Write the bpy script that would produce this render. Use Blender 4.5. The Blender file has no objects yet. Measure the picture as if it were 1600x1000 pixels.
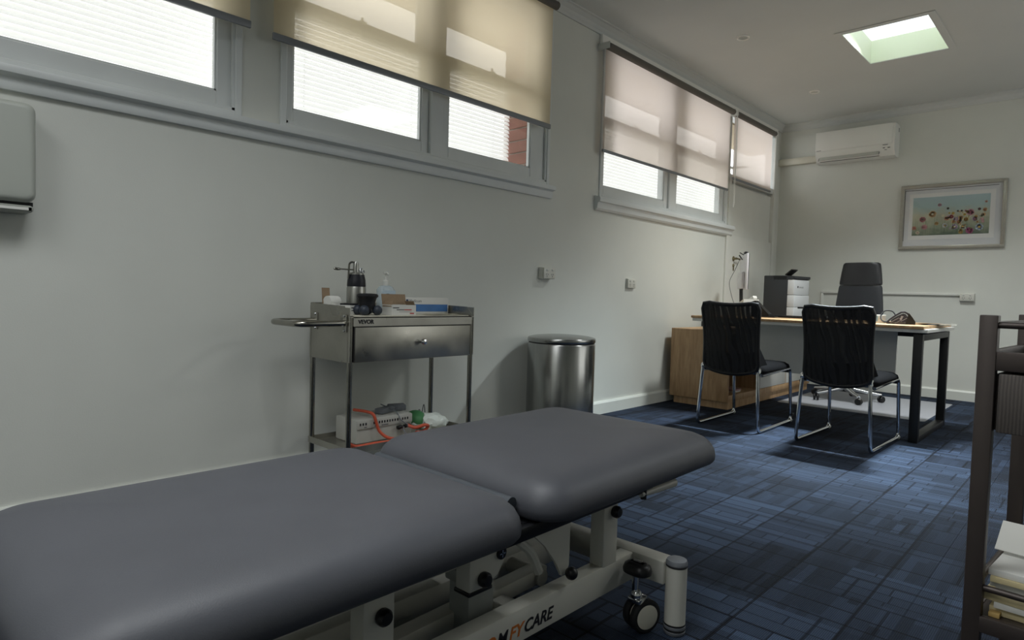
import bpy, bmesh, math, random
from mathutils import Vector, Matrix, Euler
random.seed(7)
PI = math.pi
S = bpy.context.scene
COL = S.collection

# ------------------------------------------------------------------ camera
RX, RY, RZ = 0, 0, 0
YAW, PITCH, ROLL = 0.75085, 0.0415448, -0.02910646
FPX = 998.19
CAMX, CAMZ = 2.904, 0.93
def cam_axes():
    cy, sy, cp, sp = math.cos(YAW), math.sin(YAW), math.cos(PITCH), math.sin(PITCH)
    fwd = Vector((-sy*cp, cy*cp, -sp)); right = Vector((cy, sy, 0)); down = fwd.cross(right)
    c, s = math.cos(ROLL), math.sin(ROLL)
    return c*right + s*down, -s*right + c*down, fwd
_r, _d, _f = cam_axes()
cam = bpy.data.cameras.new('camera'); cam.sensor_width = 36; cam.lens = FPX/1600*36; cam.clip_start = .02
camo = bpy.data.objects.new('camera', cam); COL.objects.link(camo)
M = Matrix.Identity(4)
for i in range(3):
    M[i][0], M[i][1], M[i][2] = _r[i], -_d[i], -_f[i]
M[0][3], M[1][3], M[2][3] = CAMX, 0, CAMZ
camo.matrix_world = M
S.camera = camo

# ------------------------------------------------------------------ sky and lamps
W = bpy.data.worlds.new('overcast'); S.world = W; W.use_nodes = True
_bg = W.node_tree.nodes['Background']; _bg.inputs[0].default_value = (.93, .96, 1, 1); _bg.inputs[1].default_value = 2.15
def area(name, loc, rot, sx, sy, power, col=(1, 1, 1), spread=180):
    l = bpy.data.lights.new(name, 'AREA'); l.shape = 'RECTANGLE'; l.size = sx; l.size_y = sy
    l.energy = power; l.color = col; l.spread = math.radians(spread)
    o = bpy.data.objects.new(name, l); COL.objects.link(o); o.location = loc; o.rotation_euler = rot
    return o
area('skylight_daylight', (1.6, 5.56, 3.15), (0, 0, 0), .22, .32, 29, (.97, 1, .98), 112)
area('skylight_sunlight', (1.6, 5.32, 3.03), (math.radians(-29), 0, 0), .46, .07, 58, (.80, .93, 1), 66)
area('added_bed_fill', (1.7, .6, 2.95), (0, 0, 0), .9, .9, 15, (.95, .98, 1), 125)  # unseen overhead fill, added to light the bed top
area('added_rear_fill', (2.0, -1.3, 2.94), (0, 0, 0), 1.6, 1.2, 26, (.97, .99, 1), 150)  # broad ambient fill added behind the camera, stands in for a skylight
area('added_side_fill', (3.4, 4.4, 2.94), (0, 0, 0), .7, .7, 19, (.97, 1, .99), 155)  # out-of-frame ceiling fill, added to lift the window wall
area('added_right_fill', (4.85, 5.8, 1.7), (0, math.radians(90), 0), 1.5, 3.0, 14, (1, 1, .98), 180)  # added fill from the unseen right side, in place of a window
S.view_settings.view_transform = 'Standard'; S.view_settings.look = 'None'
S.view_settings.gamma = 1; S.view_settings.exposure = .38; S.view_settings.use_curve_mapping = False

# ------------------------------------------------------------------ materials
def lin(c):
    if isinstance(c, str):
        c = tuple(int(c[i:i+2], 16)/255 for i in (0, 2, 4))
    return tuple(((x/12.92) if x <= .04045 else ((x+.055)/1.055)**2.4) for x in c) + (1,)
class NT:
    def __init__(s, name):
        s.m = bpy.data.materials.new(name); s.m.use_nodes = True; s.t = s.m.node_tree; s.n = s.t.nodes; s.l = s.t.links
        s.b = s.n['Principled BSDF']; s.out = s.n['Material Output']
    def node(s, typ, **k):
        o = s.n.new(typ)
        for a, v in k.items():
            if a in o.bl_rna.properties: setattr(o, a, v)
            else: o.inputs[a.replace('_', ' ')].default_value = v
        return o
    def link(s, a, b): s.l.new(a, b)
def mat(name, c, rough=.5, metal=0, noise=0, nscale=8, bump=0, bscale=60, spec=.5, sheen=0, rvar=0, stretch=None, coat=0):
    t = NT(name); b = t.b
    b.inputs['Base Color'].default_value = lin(c); b.inputs['Roughness'].default_value = rough
    b.inputs['Metallic'].default_value = metal; b.inputs['Specular IOR Level'].default_value = spec
    if sheen: b.inputs['Sheen Weight'].default_value = sheen; b.inputs['Sheen Roughness'].default_value = .4
    if coat: b.inputs['Coat Weight'].default_value = coat; b.inputs['Coat Roughness'].default_value = .08
    co = t.node('ShaderNodeTexCoord').outputs['Object']
    if stretch:
        mp = t.node('ShaderNodeMapping'); mp.inputs['Scale'].default_value = stretch; t.link(co, mp.inputs[0]); co = mp.outputs[0]
    if noise or rvar:
        n = t.node('ShaderNodeTexNoise', Scale=nscale, Detail=4.0); t.link(co, n.inputs['Vector'])
        if noise:
            hs = t.node('ShaderNodeHueSaturation'); hs.inputs['Color'].default_value = lin(c)
            mr = t.node('ShaderNodeMapRange'); mr.inputs[1].default_value = .3; mr.inputs[2].default_value = .7
            mr.inputs[3].default_value = 1-noise; mr.inputs[4].default_value = 1+noise
            t.link(n.outputs[0], mr.inputs[0]); t.link(mr.outputs[0], hs.inputs['Value']); t.link(hs.outputs[0], b.inputs['Base Color'])
        if rvar:
            mr = t.node('ShaderNodeMapRange'); mr.inputs[1].default_value = .3; mr.inputs[2].default_value = .7
            mr.inputs[3].default_value = max(.03, rough-rvar); mr.inputs[4].default_value = rough+rvar
            t.link(n.outputs[0], mr.inputs[0]); t.link(mr.outputs[0], b.inputs['Roughness'])
    if bump:
        n2 = t.node('ShaderNodeTexNoise', Scale=bscale, Detail=3.0); t.link(co, n2.inputs['Vector'])
        bp = t.node('ShaderNodeBump', Strength=bump, Distance=.01); t.link(n2.outputs[0], bp.inputs['Height']); t.link(bp.outputs[0], b.inputs['Normal'])
    return t.m
MT = {}
MT['wall'] = mat('wall_paint', 'd4d6cf', .6, noise=.02, nscale=3, bump=.04, bscale=180)
MT['ceiling'] = mat('ceiling_paint', 'cdd0cd', .7, noise=.02, nscale=2)
MT['trim'] = mat('gloss_white_trim', 'd9dad4', .35, noise=.02, nscale=6)
MT['skirting'] = mat('skirting_paint', 'd8dbd4', .4, noise=.02, nscale=6)
MT['winframe'] = mat('window_frame_paint', 'd6dad9', .4, noise=.03, nscale=5)
MT['headwhite'] = mat('brightened_white_gloss', 'f1f0ea', .3)
MT['eave'] = mat('eave_paint', 'b8a98a', .7, noise=.05)
MT['brick'] = mat('red_brick', '93695c', .85, noise=.18, nscale=14, bump=.3, bscale=90)
MT['mortar'] = mat('mortar', 'a89c90', .9, noise=.1, nscale=30)
MT['ground'] = mat('outside_concrete', 'b9b5ac', .9, noise=.1, nscale=2)
MT['white'] = mat('white_plastic', 'd8d9d3', .35)
MT['white2'] = mat('white_plastic_warm', 'd2cfc0', .4)
MT['socket'] = mat('socket_plastic', 'cfcfc6', .3)
MT['dark'] = mat('dark_recess', '1b1b1c', .6)
MT['acwhite'] = mat('air_conditioner_plastic', 'e2e3de', .3)
MT['acgrey'] = mat('air_conditioner_louvre', 'bfc1ba', .4)
MT['frame'] = mat('champagne_frame', 'a5a297', .35, metal=.35, noise=.05, nscale=25)
MT['matboard'] = mat('mat_board', 'd9dbdd', .8, bump=.02, bscale=300)
MT['matboard2'] = mat('inner_mat_board', 'e8e8e6', .8)
MT['leather'] = mat('dark_vinyl', '46484e', .52, noise=.05, nscale=9, bump=.06, bscale=420, spec=.5)
MT['piping'] = mat('blue_grey_vinyl_roll', '3e444b', .45, bump=.05, bscale=300)
MT['bedframe'] = mat('cream_powder_coat', 'c9c8be', .38, noise=.02, bump=.03, bscale=400)
MT['bedgrey'] = mat('grey_column_coat', '8b8f8c', .4)
MT['blacksteel'] = mat('black_steel', '101114', .35, noise=.05)
MT['blackplastic'] = mat('black_plastic', '0e0e10', .4)
MT['greycap'] = mat('grey_plastic_cap', '6c7075', .45)
MT['rubber'] = mat('dark_rubber', '17181a', .65)
MT['chrome'] = mat('chrome_tube', 'd5d7d9', .09, metal=1)
MT['steel'] = mat('brushed_steel', 'a9a9a4', .3, metal=1, rvar=.08, nscale=6, noise=.08, stretch=(8, 8, .6))
MT['steelpanel'] = mat('stained_steel_sheet', 'a8a69d', .36, metal=.9, noise=.16, nscale=6, rvar=.12)
MT['steeltube'] = mat('polished_steel_tube', '9a9890', .2, metal=1, noise=.1, nscale=12)
MT['binsteel'] = mat('bin_brushed_steel', 'a2a3a1', .24, metal=1, noise=.06, nscale=5, stretch=(20, 20, .2))
MT['meshrim'] = mat('black_chair_rim', '0b0b0d', .4)
MT['seatfab'] = mat('black_seat_fabric', '070709', .95, noise=.2, nscale=60, bump=.15, bscale=500, spec=.1)
MT['chairleather'] = mat('charcoal_leatherette', '212429', .42, noise=.06, bump=.06, bscale=300)
MT['chairleather2'] = mat('black_leatherette', '1b1c1f', .36, noise=.06, bump=.06, bscale=300)
MT['deskwhite'] = mat('white_laminate', 'd7d7d2', .4)
MT['deskblack'] = mat('black_powder_steel', '17181a', .45, noise=.03)
MT['printdark'] = mat('printer_charcoal', '303337', .5, noise=.02)
MT['printwhite'] = mat('printer_light_grey', 'd9dcde', .4)
MT['monitor'] = mat('monitor_white_shell', 'dcdce2', .35)
MT['bronze'] = mat('bronze_powder_coat', '4a4340', .42, metal=.55, noise=.06, nscale=10)
MT['paper'] = mat('paper', 'dcdcd6', .8)
MT['paperblue'] = mat('pale_blue_print', '8fb4cc', .8)
MT['cream'] = mat('cream_paper_edges', 'cbbd93', .8, noise=.15, nscale=25)
MT['amber'] = mat('amber_card', 'b0935a', .7, noise=.1)
MT['card'] = mat('brown_card', '8f7a62', .85, noise=.08, nscale=20)
MT['boxwhite'] = mat('white_carton', 'd3d3ce', .6)
MT['blueprint'] = mat('blue_print', '3f6fa8', .55, noise=.12, nscale=20)
MT['navyprint'] = mat('navy_print', '24375c', .55)
MT['ink'] = mat('black_ink', '15151a', .6)
MT['orangeink'] = mat('orange_ink', 'c4702c', .55)
MT['redink'] = mat('red_ink', 'b04a44', .6)
MT['greyink'] = mat('grey_ink', '6e6f70', .6)
MT['balldark'] = mat('massage_ball_rubber', '2c3440', .5)
MT['puck'] = mat('matte_black_knob', '15161a', .45)
MT['orangecable'] = mat('orange_cable_sleeve', 'c4553a', .5)
MT['router'] = mat('router_plastic', 'b5b5ae', .45)
MT['greencloth'] = mat('green_wipe_lid', '3f7a4a', .6)
MT['whitebag'] = mat('white_wipes_pack', 'cfd6cf', .45, noise=.05, bump=.2, bscale=40)
MT['towel'] = mat('paper_towel', 'cbc8b8', .9, bump=.3, bscale=50)
MT['cuff'] = mat('cuff_nylon', '2d2e3a', .7, noise=.1, nscale=60)
MT['cuffprint'] = mat('pale_grey_print', '9a9aa4', .7)
MT['blackscreen'] = mat('screen_glass', '0a0a0c', .12)
MT['brass'] = mat('aged_brass', '8c8468', .35, metal=.8)
MT['alu'] = mat('grey_aluminium_rail', '85888c', .45, metal=.2)
MT['rollergrey'] = mat('shaded_roller_fabric', '5f5c56', .8)  # blind fabric darkened, the roller's shade is in the colour
MT['chainwhite'] = mat('bead_chain', 'dadad4', .4)

def wood():
    t = NT('oak_laminate'); co = t.node('ShaderNodeTexCoord').outputs['Object']
    mp = t.node('ShaderNodeMapping'); mp.inputs['Scale'].default_value = (6, 6, .8); t.link(co, mp.inputs[0])
    n = t.node('ShaderNodeTexNoise', Scale=6.0, Detail=6.0, Distortion=.6); t.link(mp.outputs[0], n.inputs['Vector'])
    r = t.node('ShaderNodeValToRGB'); r.color_ramp.elements[0].position = .3; r.color_ramp.elements[0].color = lin('a3815c')
    r.color_ramp.elements[1].position = .72; r.color_ramp.elements[1].color = lin('c4a37c')
    t.link(n.outputs[0], r.inputs[0]); t.link(r.outputs[0], t.b.inputs['Base Color']); t.b.inputs['Roughness'].default_value = .48
    return t.m
MT['oak'] = wood()
def ribbed():
    t = NT('ribbed_bronze_drawer'); co = t.node('ShaderNodeTexCoord').outputs['Object']
    w = t.node('ShaderNodeTexWave', Scale=55.0, Distortion=1.2, Detail=2.0); t.link(co, w.inputs['Vector'])
    r = t.node('ShaderNodeValToRGB'); r.color_ramp.elements[0].color = lin('4a4542'); r.color_ramp.elements[1].color = lin('5d5753')
    t.link(w.outputs[0], r.inputs[0]); t.link(r.outputs[0], t.b.inputs['Base Color'])
    t.b.inputs['Roughness'].default_value = .5; t.b.inputs['Metallic'].default_value = .3
    bp = t.node('ShaderNodeBump', Strength=.15, Distance=.003); t.link(w.outputs[0], bp.inputs['Height']); t.link(bp.outputs[0], t.b.inputs['Normal'])
    return t.m
MT['ribbed'] = ribbed()
def glass(name, tint=(.985, .985, .985), refl=.08):
    t = NT(name); t.n.remove(t.b)
    tr = t.node('ShaderNodeBsdfTransparent'); tr.inputs[0].default_value = tint+(1,)
    gl = t.node('ShaderNodeBsdfGlossy'); gl.inputs['Roughness'].default_value = .03
    fr = t.node('ShaderNodeFresnel', IOR=1.45)
    gm = t.node('ShaderNodeNewGeometry'); ir = t.node('ShaderNodeMapRange'); ir.inputs[3].default_value = 1.45; ir.inputs[4].default_value = 1/1.45
    t.link(gm.outputs['Backfacing'], ir.inputs[0]); t.link(ir.outputs[0], fr.inputs['IOR']); mx = t.node('ShaderNodeMixShader')
    t.link(fr.outputs[0], mx.inputs[0]); t.link(tr.outputs[0], mx.inputs[1]); t.link(gl.outputs[0], mx.inputs[2]); t.link(mx.outputs[0], t.out.inputs[0])
    return t.m
MT['glass'] = glass('clear_glass')
def fabric(name, col, transp, transl, weave=900):
    t = NT(name); t.n.remove(t.b)
    tr = t.node('ShaderNodeBsdfTransparent'); tr.inputs[0].default_value = lin('f3ede2')
    tl = t.node('ShaderNodeBsdfTranslucent'); tl.inputs[0].default_value = lin(col)
    df = t.node('ShaderNodeBsdfDiffuse'); df.inputs[0].default_value = lin(col)
    co = t.node('ShaderNodeTexCoord').outputs['Object']
    mp = t.node('ShaderNodeMapping'); mp.inputs['Scale'].default_value = (1, 40, 6); t.link(co, mp.inputs[0])
    n = t.node('ShaderNodeTexNoise', Scale=6.0, Detail=3.0); t.link(mp.outputs[0], n.inputs['Vector'])
    mr = t.node('ShaderNodeMapRange'); mr.inputs[1].default_value = .3; mr.inputs[2].default_value = .7; mr.inputs[3].default_value = transl-.06; mr.inputs[4].default_value = transl+.06
    t.link(n.outputs[0], mr.inputs[0])
    m1 = t.node('ShaderNodeMixShader'); t.link(mr.outputs[0], m1.inputs[0]); t.link(df.outputs[0], m1.inputs[1]); t.link(tl.outputs[0], m1.inputs[2])
    m2 = t.node('ShaderNodeMixShader'); m2.inputs[0].default_value = transp
    t.link(m1.outputs[0], m2.inputs[1]); t.link(tr.outputs[0], m2.inputs[2]); t.link(m2.outputs[0], t.out.inputs[0])
    return t.m
MT['blind'] = fabric('cream_screen_fabric', 'e8dabd', .13, .8)
MT['blindpink'] = fabric('pale_screen_fabric', 'e2d6ce', .11, .78)
MT['slat'] = fabric('white_louvre_slat', 'f6f6f2', 0.0, .58)
def meshfab():
    t = NT('black_chair_mesh'); t.b.inputs['Base Color'].default_value = lin('0c0c0f'); t.b.inputs['Roughness'].default_value = .7
    tr = t.node('ShaderNodeBsdfTransparent'); mx = t.node('ShaderNodeMixShader')
    co = t.node('ShaderNodeTexCoord').outputs['Object']
    mp = t.node('ShaderNodeMapping'); mp.inputs['Scale'].default_value = (1, 1, .42); mp.inputs['Rotation'].default_value = (0, .35, 0); t.link(co, mp.inputs[0])
    w = t.node('ShaderNodeTexWave', bands_direction='X', Scale=8.0, Distortion=9.0, Detail=1.0, Detail_Scale=1.0); t.link(mp.outputs[0], w.inputs['Vector'])
    mr = t.node('ShaderNodeMapRange'); mr.inputs[1].default_value = .45; mr.inputs[2].default_value = 1; mr.inputs[3].default_value = .05; mr.inputs[4].default_value = .27
    t.link(w.outputs[0], mr.inputs[0]); t.link(mr.outputs[0], mx.inputs[0]); t.link(t.b.outputs[0], mx.inputs[1]); t.link(tr.outputs[0], mx.inputs[2]); t.link(mx.outputs[0], t.out.inputs[0])
    return t.m
MT['mesh'] = meshfab()
def clear(name, col, tr_amt, rough=.15):
    t = NT(name); t.b.inputs['Base Color'].default_value = lin(col); t.b.inputs['Roughness'].default_value = rough
    tr = t.node('ShaderNodeBsdfTransparent'); mx = t.node('ShaderNodeMixShader'); mx.inputs[0].default_value = tr_amt
    t.link(t.b.outputs[0], mx.inputs[1]); t.link(tr.outputs[0], mx.inputs[2]); t.link(mx.outputs[0], t.out.inputs[0])
    return t.m
MT['mat'] = clear('clear_vinyl_mat', 'b9bcc4', .35, .35)
MT['polybag'] = clear('clear_polythene', 'e6eaec', .4, .12)
MT['gel'] = clear('clear_gel_bottle', 'cfe0ea', .55, .1)
def emit(name, c, s):
    t = NT(name); t.n.remove(t.b); e = t.node('ShaderNodeEmission'); e.inputs[0].default_value = c+(1,); e.inputs[1].default_value = s
    t.link(e.outputs[0], t.out.inputs[0]); return t.m
MT['diffuser'] = emit('daylit_diffuser', (.93, 1, 1), 1.1)
MT['shaft'] = mat('shaft_paint', 'd8dfca', .6)
def carpet():
    t = NT('navy_carpet_tile'); b = t.b
    pos = t.node('ShaderNodeNewGeometry').outputs['Position']
    def bricks(rot, w, h, off, ms, c1, c2, seed):
        mp = t.node('ShaderNodeMapping'); mp.inputs['Rotation'].default_value = (0, 0, rot); mp.inputs['Location'].default_value = (seed, seed*.37, 0)
        t.link(pos, mp.inputs[0])
        k = t.node('ShaderNodeTexBrick', offset=off, offset_frequency=2, squash=.6, squash_frequency=3)
        k.inputs['Color1'].default_value = c1; k.inputs['Color2'].default_value = c2; k.inputs['Mortar'].default_value = (.33, .33, .36, 1)
        k.inputs['Scale'].default_value = 1; k.inputs['Mortar Size'].default_value = ms; k.inputs['Mortar Smooth'].default_value = .3
        k.inputs['Bias'].default_value = 0; k.inputs['Brick Width'].default_value = w; k.inputs['Row Height'].default_value = h
        t.link(mp.outputs[0], k.inputs['Vector']); return k
    A = bricks(0, .5, .25, .5, .0, (.5, .5, .52, 1), (1.55, 1.55, 1.55, 1), .11)
    B = bricks(PI/2, .75, .25, .37, .005, (.62, .62, .66, 1), (1.4, 1.4, 1.38, 1), .29)
    D = bricks(0, .31, .0625, .43, .003, (.7, .7, .7, 1), (1.4, 1.4, 1.4, 1), .53)
    E_ = bricks(0, .62, .19, .31, .0055, (.9, .9, .9, 1), (1.1, 1.1, 1.1, 1), .77)
    F_ = bricks(PI/2, .36, .03, .5, .0, (.62, .62, .62, 1), (1.5, 1.5, 1.5, 1), .21)
    sA = t.node('ShaderNodeSeparateColor'); t.link(A.outputs[0], sA.inputs[0])
    def mul(a_, b_, fac=None):
        m_ = t.node('ShaderNodeMix', data_type='RGBA', blend_type='MULTIPLY'); m_.inputs[0].default_value = 1
        if fac is not None: t.link(fac, m_.inputs[0])
        t.link(a_, m_.inputs[6]); t.link(b_, m_.inputs[7]); return m_.outputs[2]
    f1 = t.node('ShaderNodeMath', operation='GREATER_THAN'); f1.inputs[1].default_value = .95; t.link(sA.outputs[0], f1.inputs[0])
    f2 = t.node('ShaderNodeMath', operation='SUBTRACT'); f2.inputs[0].default_value = 1; t.link(f1.outputs[0], f2.inputs[1])
    c_ = mul(A.outputs[0], B.outputs[0]); c_ = mul(c_, E_.outputs[0]); c_ = mul(c_, D.outputs[0], f1.outputs[0]); c_ = mul(c_, F_.outputs[0], f2.outputs[0])
    base = t.node('ShaderNodeMix', data_type='RGBA', blend_type='MULTIPLY'); base.inputs[0].default_value = 1
    base.inputs[6].default_value = lin('222b39'); t.link(c_, base.inputs[7])
    n = t.node('ShaderNodeTexNoise', Scale=260.0, Detail=2.0); t.link(pos, n.inputs['Vector'])
    wv = t.node('ShaderNodeTexWave', bands_direction='X', Scale=60.0, Distortion=.8, Detail=1.0); t.link(pos, wv.inputs['Vector'])
    ad = t.node('ShaderNodeMath', operation='MULTIPLY'); t.link(n.outputs[0], ad.inputs[0]); t.link(wv.outputs[0], ad.inputs[1])
    mr = t.node('ShaderNodeMapRange'); mr.inputs[1].default_value = .05; mr.inputs[2].default_value = .5; mr.inputs[3].default_value = .74; mr.inputs[4].default_value = 1.34
    t.link(ad.outputs[0], mr.inputs[0])
    fin = t.node('ShaderNodeMix', data_type='RGBA', blend_type='MULTIPLY'); fin.inputs[0].default_value = 1
    t.link(base.outputs[2], fin.inputs[6]); t.link(mr.outputs[0], fin.inputs[7]); t.link(fin.outputs[2], b.inputs['Base Color'])
    b.inputs['Roughness'].default_value = .85; b.inputs['Specular IOR Level'].default_value = .15
    bp = t.node('ShaderNodeBump', Strength=.5, Distance=.004); t.link(ad.outputs[0], bp.inputs['Height']); t.link(bp.outputs[0], b.inputs['Normal'])
    return t.m
MT['carpet'] = carpet()

# ------------------------------------------------------------------ mesh helpers
def box(bm, x0, x1, y0, y1, z0, z1, bev=0, seg=2):
    r = bmesh.ops.create_cube(bm, size=1)
    vs = r['verts']
    for v in vs:
        v.co = Vector(((x0+x1)/2+v.co.x*(x1-x0), (y0+y1)/2+v.co.y*(y1-y0), (z0+z1)/2+v.co.z*(z1-z0)))
    if bev:
        es = list({e for v in vs for e in v.link_edges})
        bmesh.ops.bevel(bm, geom=es, offset=bev, segments=seg, affect='EDGES', profile=.5)
    return bm
def B(*a, **k): return box(bmesh.new(), *a, **k)
def xform(bm, mtx): bmesh.ops.transform(bm, matrix=mtx, verts=bm.verts); return bm
def obox(bm, c, size, rot, bev=0, seg=2):
    t = B(-size[0]/2, size[0]/2, -size[1]/2, size[1]/2, -size[2]/2, size[2]/2, bev=bev, seg=seg)
    xform(t, Matrix.Translation(c) @ Euler(rot).to_matrix().to_4x4()); merge(bm, t); return bm
def merge(bm, t):
    me = bpy.data.meshes.new('tmp'); t.to_mesh(me); t.free(); bm.from_mesh(me); bpy.data.meshes.remove(me); return bm
def basis(d):
    d = d.normalized(); u = d.orthogonal().normalized()
    if abs(d.z) < .99: u = Vector((0, 0, 1)).cross(d).normalized()
    return u, d.cross(u).normalized()
def tube(bm, pts, r, seg=10, closed=False, cap=True):
    pts = [Vector(p) for p in pts]; n = len(pts); rings = []; pu = None
    for i, p in enumerate(pts):
        if closed: d = (pts[(i+1) % n]-pts[i-1])
        else: d = pts[min(i+1, n-1)]-pts[max(i-1, 0)]
        d.normalize()
        if pu is None: u, v = basis(d)
        else:
            u = (pu-d*pu.dot(d)); u = u.normalized() if u.length > 1e-6 else basis(d)[0]
            v = d.cross(u)
        pu = u; rr = r[i] if isinstance(r, (list, tuple)) else r
        rings.append([bm.verts.new(p+(u*math.cos(a)+v*math.sin(a))*rr) for a in (2*PI*k/seg for k in range(seg))])
    m = n if closed else n-1
    for i in range(m):
        A, C = rings[i], rings[(i+1) % n]
        for k in range(seg): bm.faces.new((A[k], A[(k+1) % seg], C[(k+1) % seg], C[k]))
    if cap and not closed:
        bm.faces.new(list(reversed(rings[0]))); bm.faces.new(rings[-1])
    return bm
def cyl(bm, a, b, r, seg=20): return tube(bm, [a, b], r, seg)
def T(*a, **k): return tube(bmesh.new(), *a, **k)
def fillet(pts, rad, n=5):
    pts = [Vector(p) for p in pts]; out = [pts[0]]
    for i in range(1, len(pts)-1):
        a, p, c = pts[i-1], pts[i], pts[i+1]; r = min(rad, (a-p).length*.49, (c-p).length*.49)
        s = p+(a-p).normalized()*r; e = p+(c-p).normalized()*r
        for k in range(n+1):
            t = k/n; out.append((1-t)**2*s+2*t*(1-t)*p+t*t*e)
    out.append(pts[-1]); return out
def smooth(pts, n=6):
    P = [Vector(p) for p in pts]; P = [P[0]*2-P[1]]+P+[P[-1]*2-P[-2]]; out = []
    for i in range(1, len(P)-2):
        for k in range(n):
            t = k/n; a, b, c, d = P[i-1:i+3]
            out.append(.5*((2*b)+(c-a)*t+(2*a-5*b+4*c-d)*t*t+(3*b-a-3*c+d)*t**3))
    out.append(P[-2]); return out
def lathe(bm, prof, seg=28, c=(0, 0, 0), mtx=None, capb=True, capt=True):
    t = bmesh.new(); rings = []
    for r, z in prof:
        rings.append([t.verts.new((r*math.cos(2*PI*k/seg), r*math.sin(2*PI*k/seg), z)) for k in range(seg)])
    for i in range(len(rings)-1):
        for k in range(seg): t.faces.new((rings[i][k], rings[i][(k+1) % seg], rings[i+1][(k+1) % seg], rings[i+1][k]))
    if capb: t.faces.new(list(reversed(rings[0])))
    if capt: t.faces.new(rings[-1])
    xform(t, Matrix.Translation(c) @ (mtx or Matrix.Identity(4))); merge(bm, t); return bm
def LT(*a, **k): return lathe(bmesh.new(), *a, **k)
def prism(bm, poly, axis, lo, hi):
    def P(u, v, w):
        return {'x': (w, u, v), 'y': (u, w, v), 'z': (u, v, w)}[axis]
    a = [bm.verts.new(P(u, v, lo)) for u, v in poly]; b = [bm.verts.new(P(u, v, hi)) for u, v in poly]; n = len(poly)
    bm.faces.new(a); bm.faces.new(list(reversed(b)))
    for i in range(n): bm.faces.new((a[i], b[i], b[(i+1) % n], a[(i+1) % n]))
    bmesh.ops.recalc_face_normals(bm, faces=bm.faces); return bm
def PR(*a): return prism(bmesh.new(), *a)
def rrect(x0, x1, y0, y1, r, n=6):
    out = []
    for cx, cy, a0 in ((x1-r, y1-r, 0), (x0+r, y1-r, PI/2), (x0+r, y0+r, PI), (x1-r, y0+r, 1.5*PI)):
        for k in range(n+1): a = a0+PI/2*k/n; out.append((cx+r*math.cos(a), cy+r*math.sin(a)))
    return out
def cushion(x0, x1, y0, y1, rad, prof, n=7):
    """prof = list of (inset, z)"""
    bm = bmesh.new(); rings = []
    for ins, z in prof:
        r = max(.012, rad-ins*.55)
        rings.append([bm.verts.new((u, v, z)) for u, v in rrect(x0+ins, x1-ins, y0+ins, y1-ins, r, n)])
    m = len(rings[0])
    for i in range(len(rings)-1):
        for k in range(m): bm.faces.new((rings[i][k], rings[i][(k+1) % m], rings[i+1][(k+1) % m], rings[i+1][k]))
    bm.faces.new(list(reversed(rings[0]))); bm.faces.new(rings[-1]); return bm
def textmesh(s, size, extr=.0005, shear=0, bold=0):
    cu = bpy.data.curves.new('t', 'FONT'); cu.body = s; cu.size = size; cu.extrude = extr; cu.shear = shear; cu.offset = bold; cu.resolution_u = 3
    o = bpy.data.objects.new('t', cu); COL.objects.link(o)
    dg = bpy.context.evaluated_depsgraph_get(); dg.update()
    me = bpy.data.meshes.new_from_object(o.evaluated_get(dg)); bm = bmesh.new(); bm.from_mesh(me)
    bpy.data.objects.remove(o); bpy.data.meshes.remove(me); bpy.data.curves.remove(cu); return bm
def frame3(origin, right, up):
    right = Vector(right).normalized(); up = Vector(up).normalized(); n = right.cross(up)
    m = Matrix.Identity(4)
    for i in range(3): m[i][0], m[i][1], m[i][2], m[i][3] = right[i], up[i], n[i], origin[i]
    return m

BASE = {}
def finish(bm, name, m, sm=38):
    bmesh.ops.recalc_face_normals(bm, faces=bm.faces)
    me = bpy.data.meshes.new(name); bm.to_mesh(me); bm.free()
    if sm:
        me.polygons.foreach_set('use_smooth', [True]*len(me.polygons)); me.set_sharp_from_angle(angle=math.radians(sm))
    me.materials.append(MT[m] if isinstance(m, str) else m); return me
def thing(name, label, cat, loc=(0, 0, 0), rz=0, group=None, world=True):
    """an Empty at the thing's base; world=True: its parts are written in world coordinates"""
    o = bpy.data.objects.new(name, None); COL.objects.link(o); o.location = loc; o.rotation_euler = (0, 0, rz); o.empty_display_size = .05
    o['label'] = label; o['category'] = cat
    if group: o['group'] = group
    BASE[o] = Vector(loc) if world else Vector((0, 0, 0)); return o
def part(name, bm, m, parent, sm=38):
    b = BASE[parent]
    if b.length: bmesh.ops.translate(bm, vec=-b, verts=bm.verts)
    o = bpy.data.objects.new(name, finish(bm, name, m, sm)); COL.objects.link(o); o.parent = parent; BASE[o] = b; return o
def solo(name, bm, m, label, cat, loc, group=None, sm=38):
    bmesh.ops.translate(bm, vec=-Vector(loc), verts=bm.verts)
    o = bpy.data.objects.new(name, finish(bm, name, m, sm)); COL.objects.link(o); o.location = loc
    o['label'] = label; o['category'] = cat
    if group: o['group'] = group
    BASE[o] = Vector(loc); return o
def struct(name, bm, m, sm=0):
    o = bpy.data.objects.new(name, finish(bm, name, m, sm)); COL.objects.link(o); o['kind'] = 'structure'; BASE[o] = Vector((0, 0, 0)); return o
def structe(name, loc=(0, 0, 0)):
    o = bpy.data.objects.new(name, None); COL.objects.link(o); o.location = loc; o['kind'] = 'structure'; o.empty_display_size = .05
    BASE[o] = Vector(loc); return o
def clone(o, parent=None):
    c = o.copy(); COL.objects.link(c); c.parent = parent; BASE[c] = BASE.get(o, Vector((0, 0, 0)))
    for ch in [x for x in bpy.data.objects if x.parent == o]: clone(ch, c)
    return c

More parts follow.
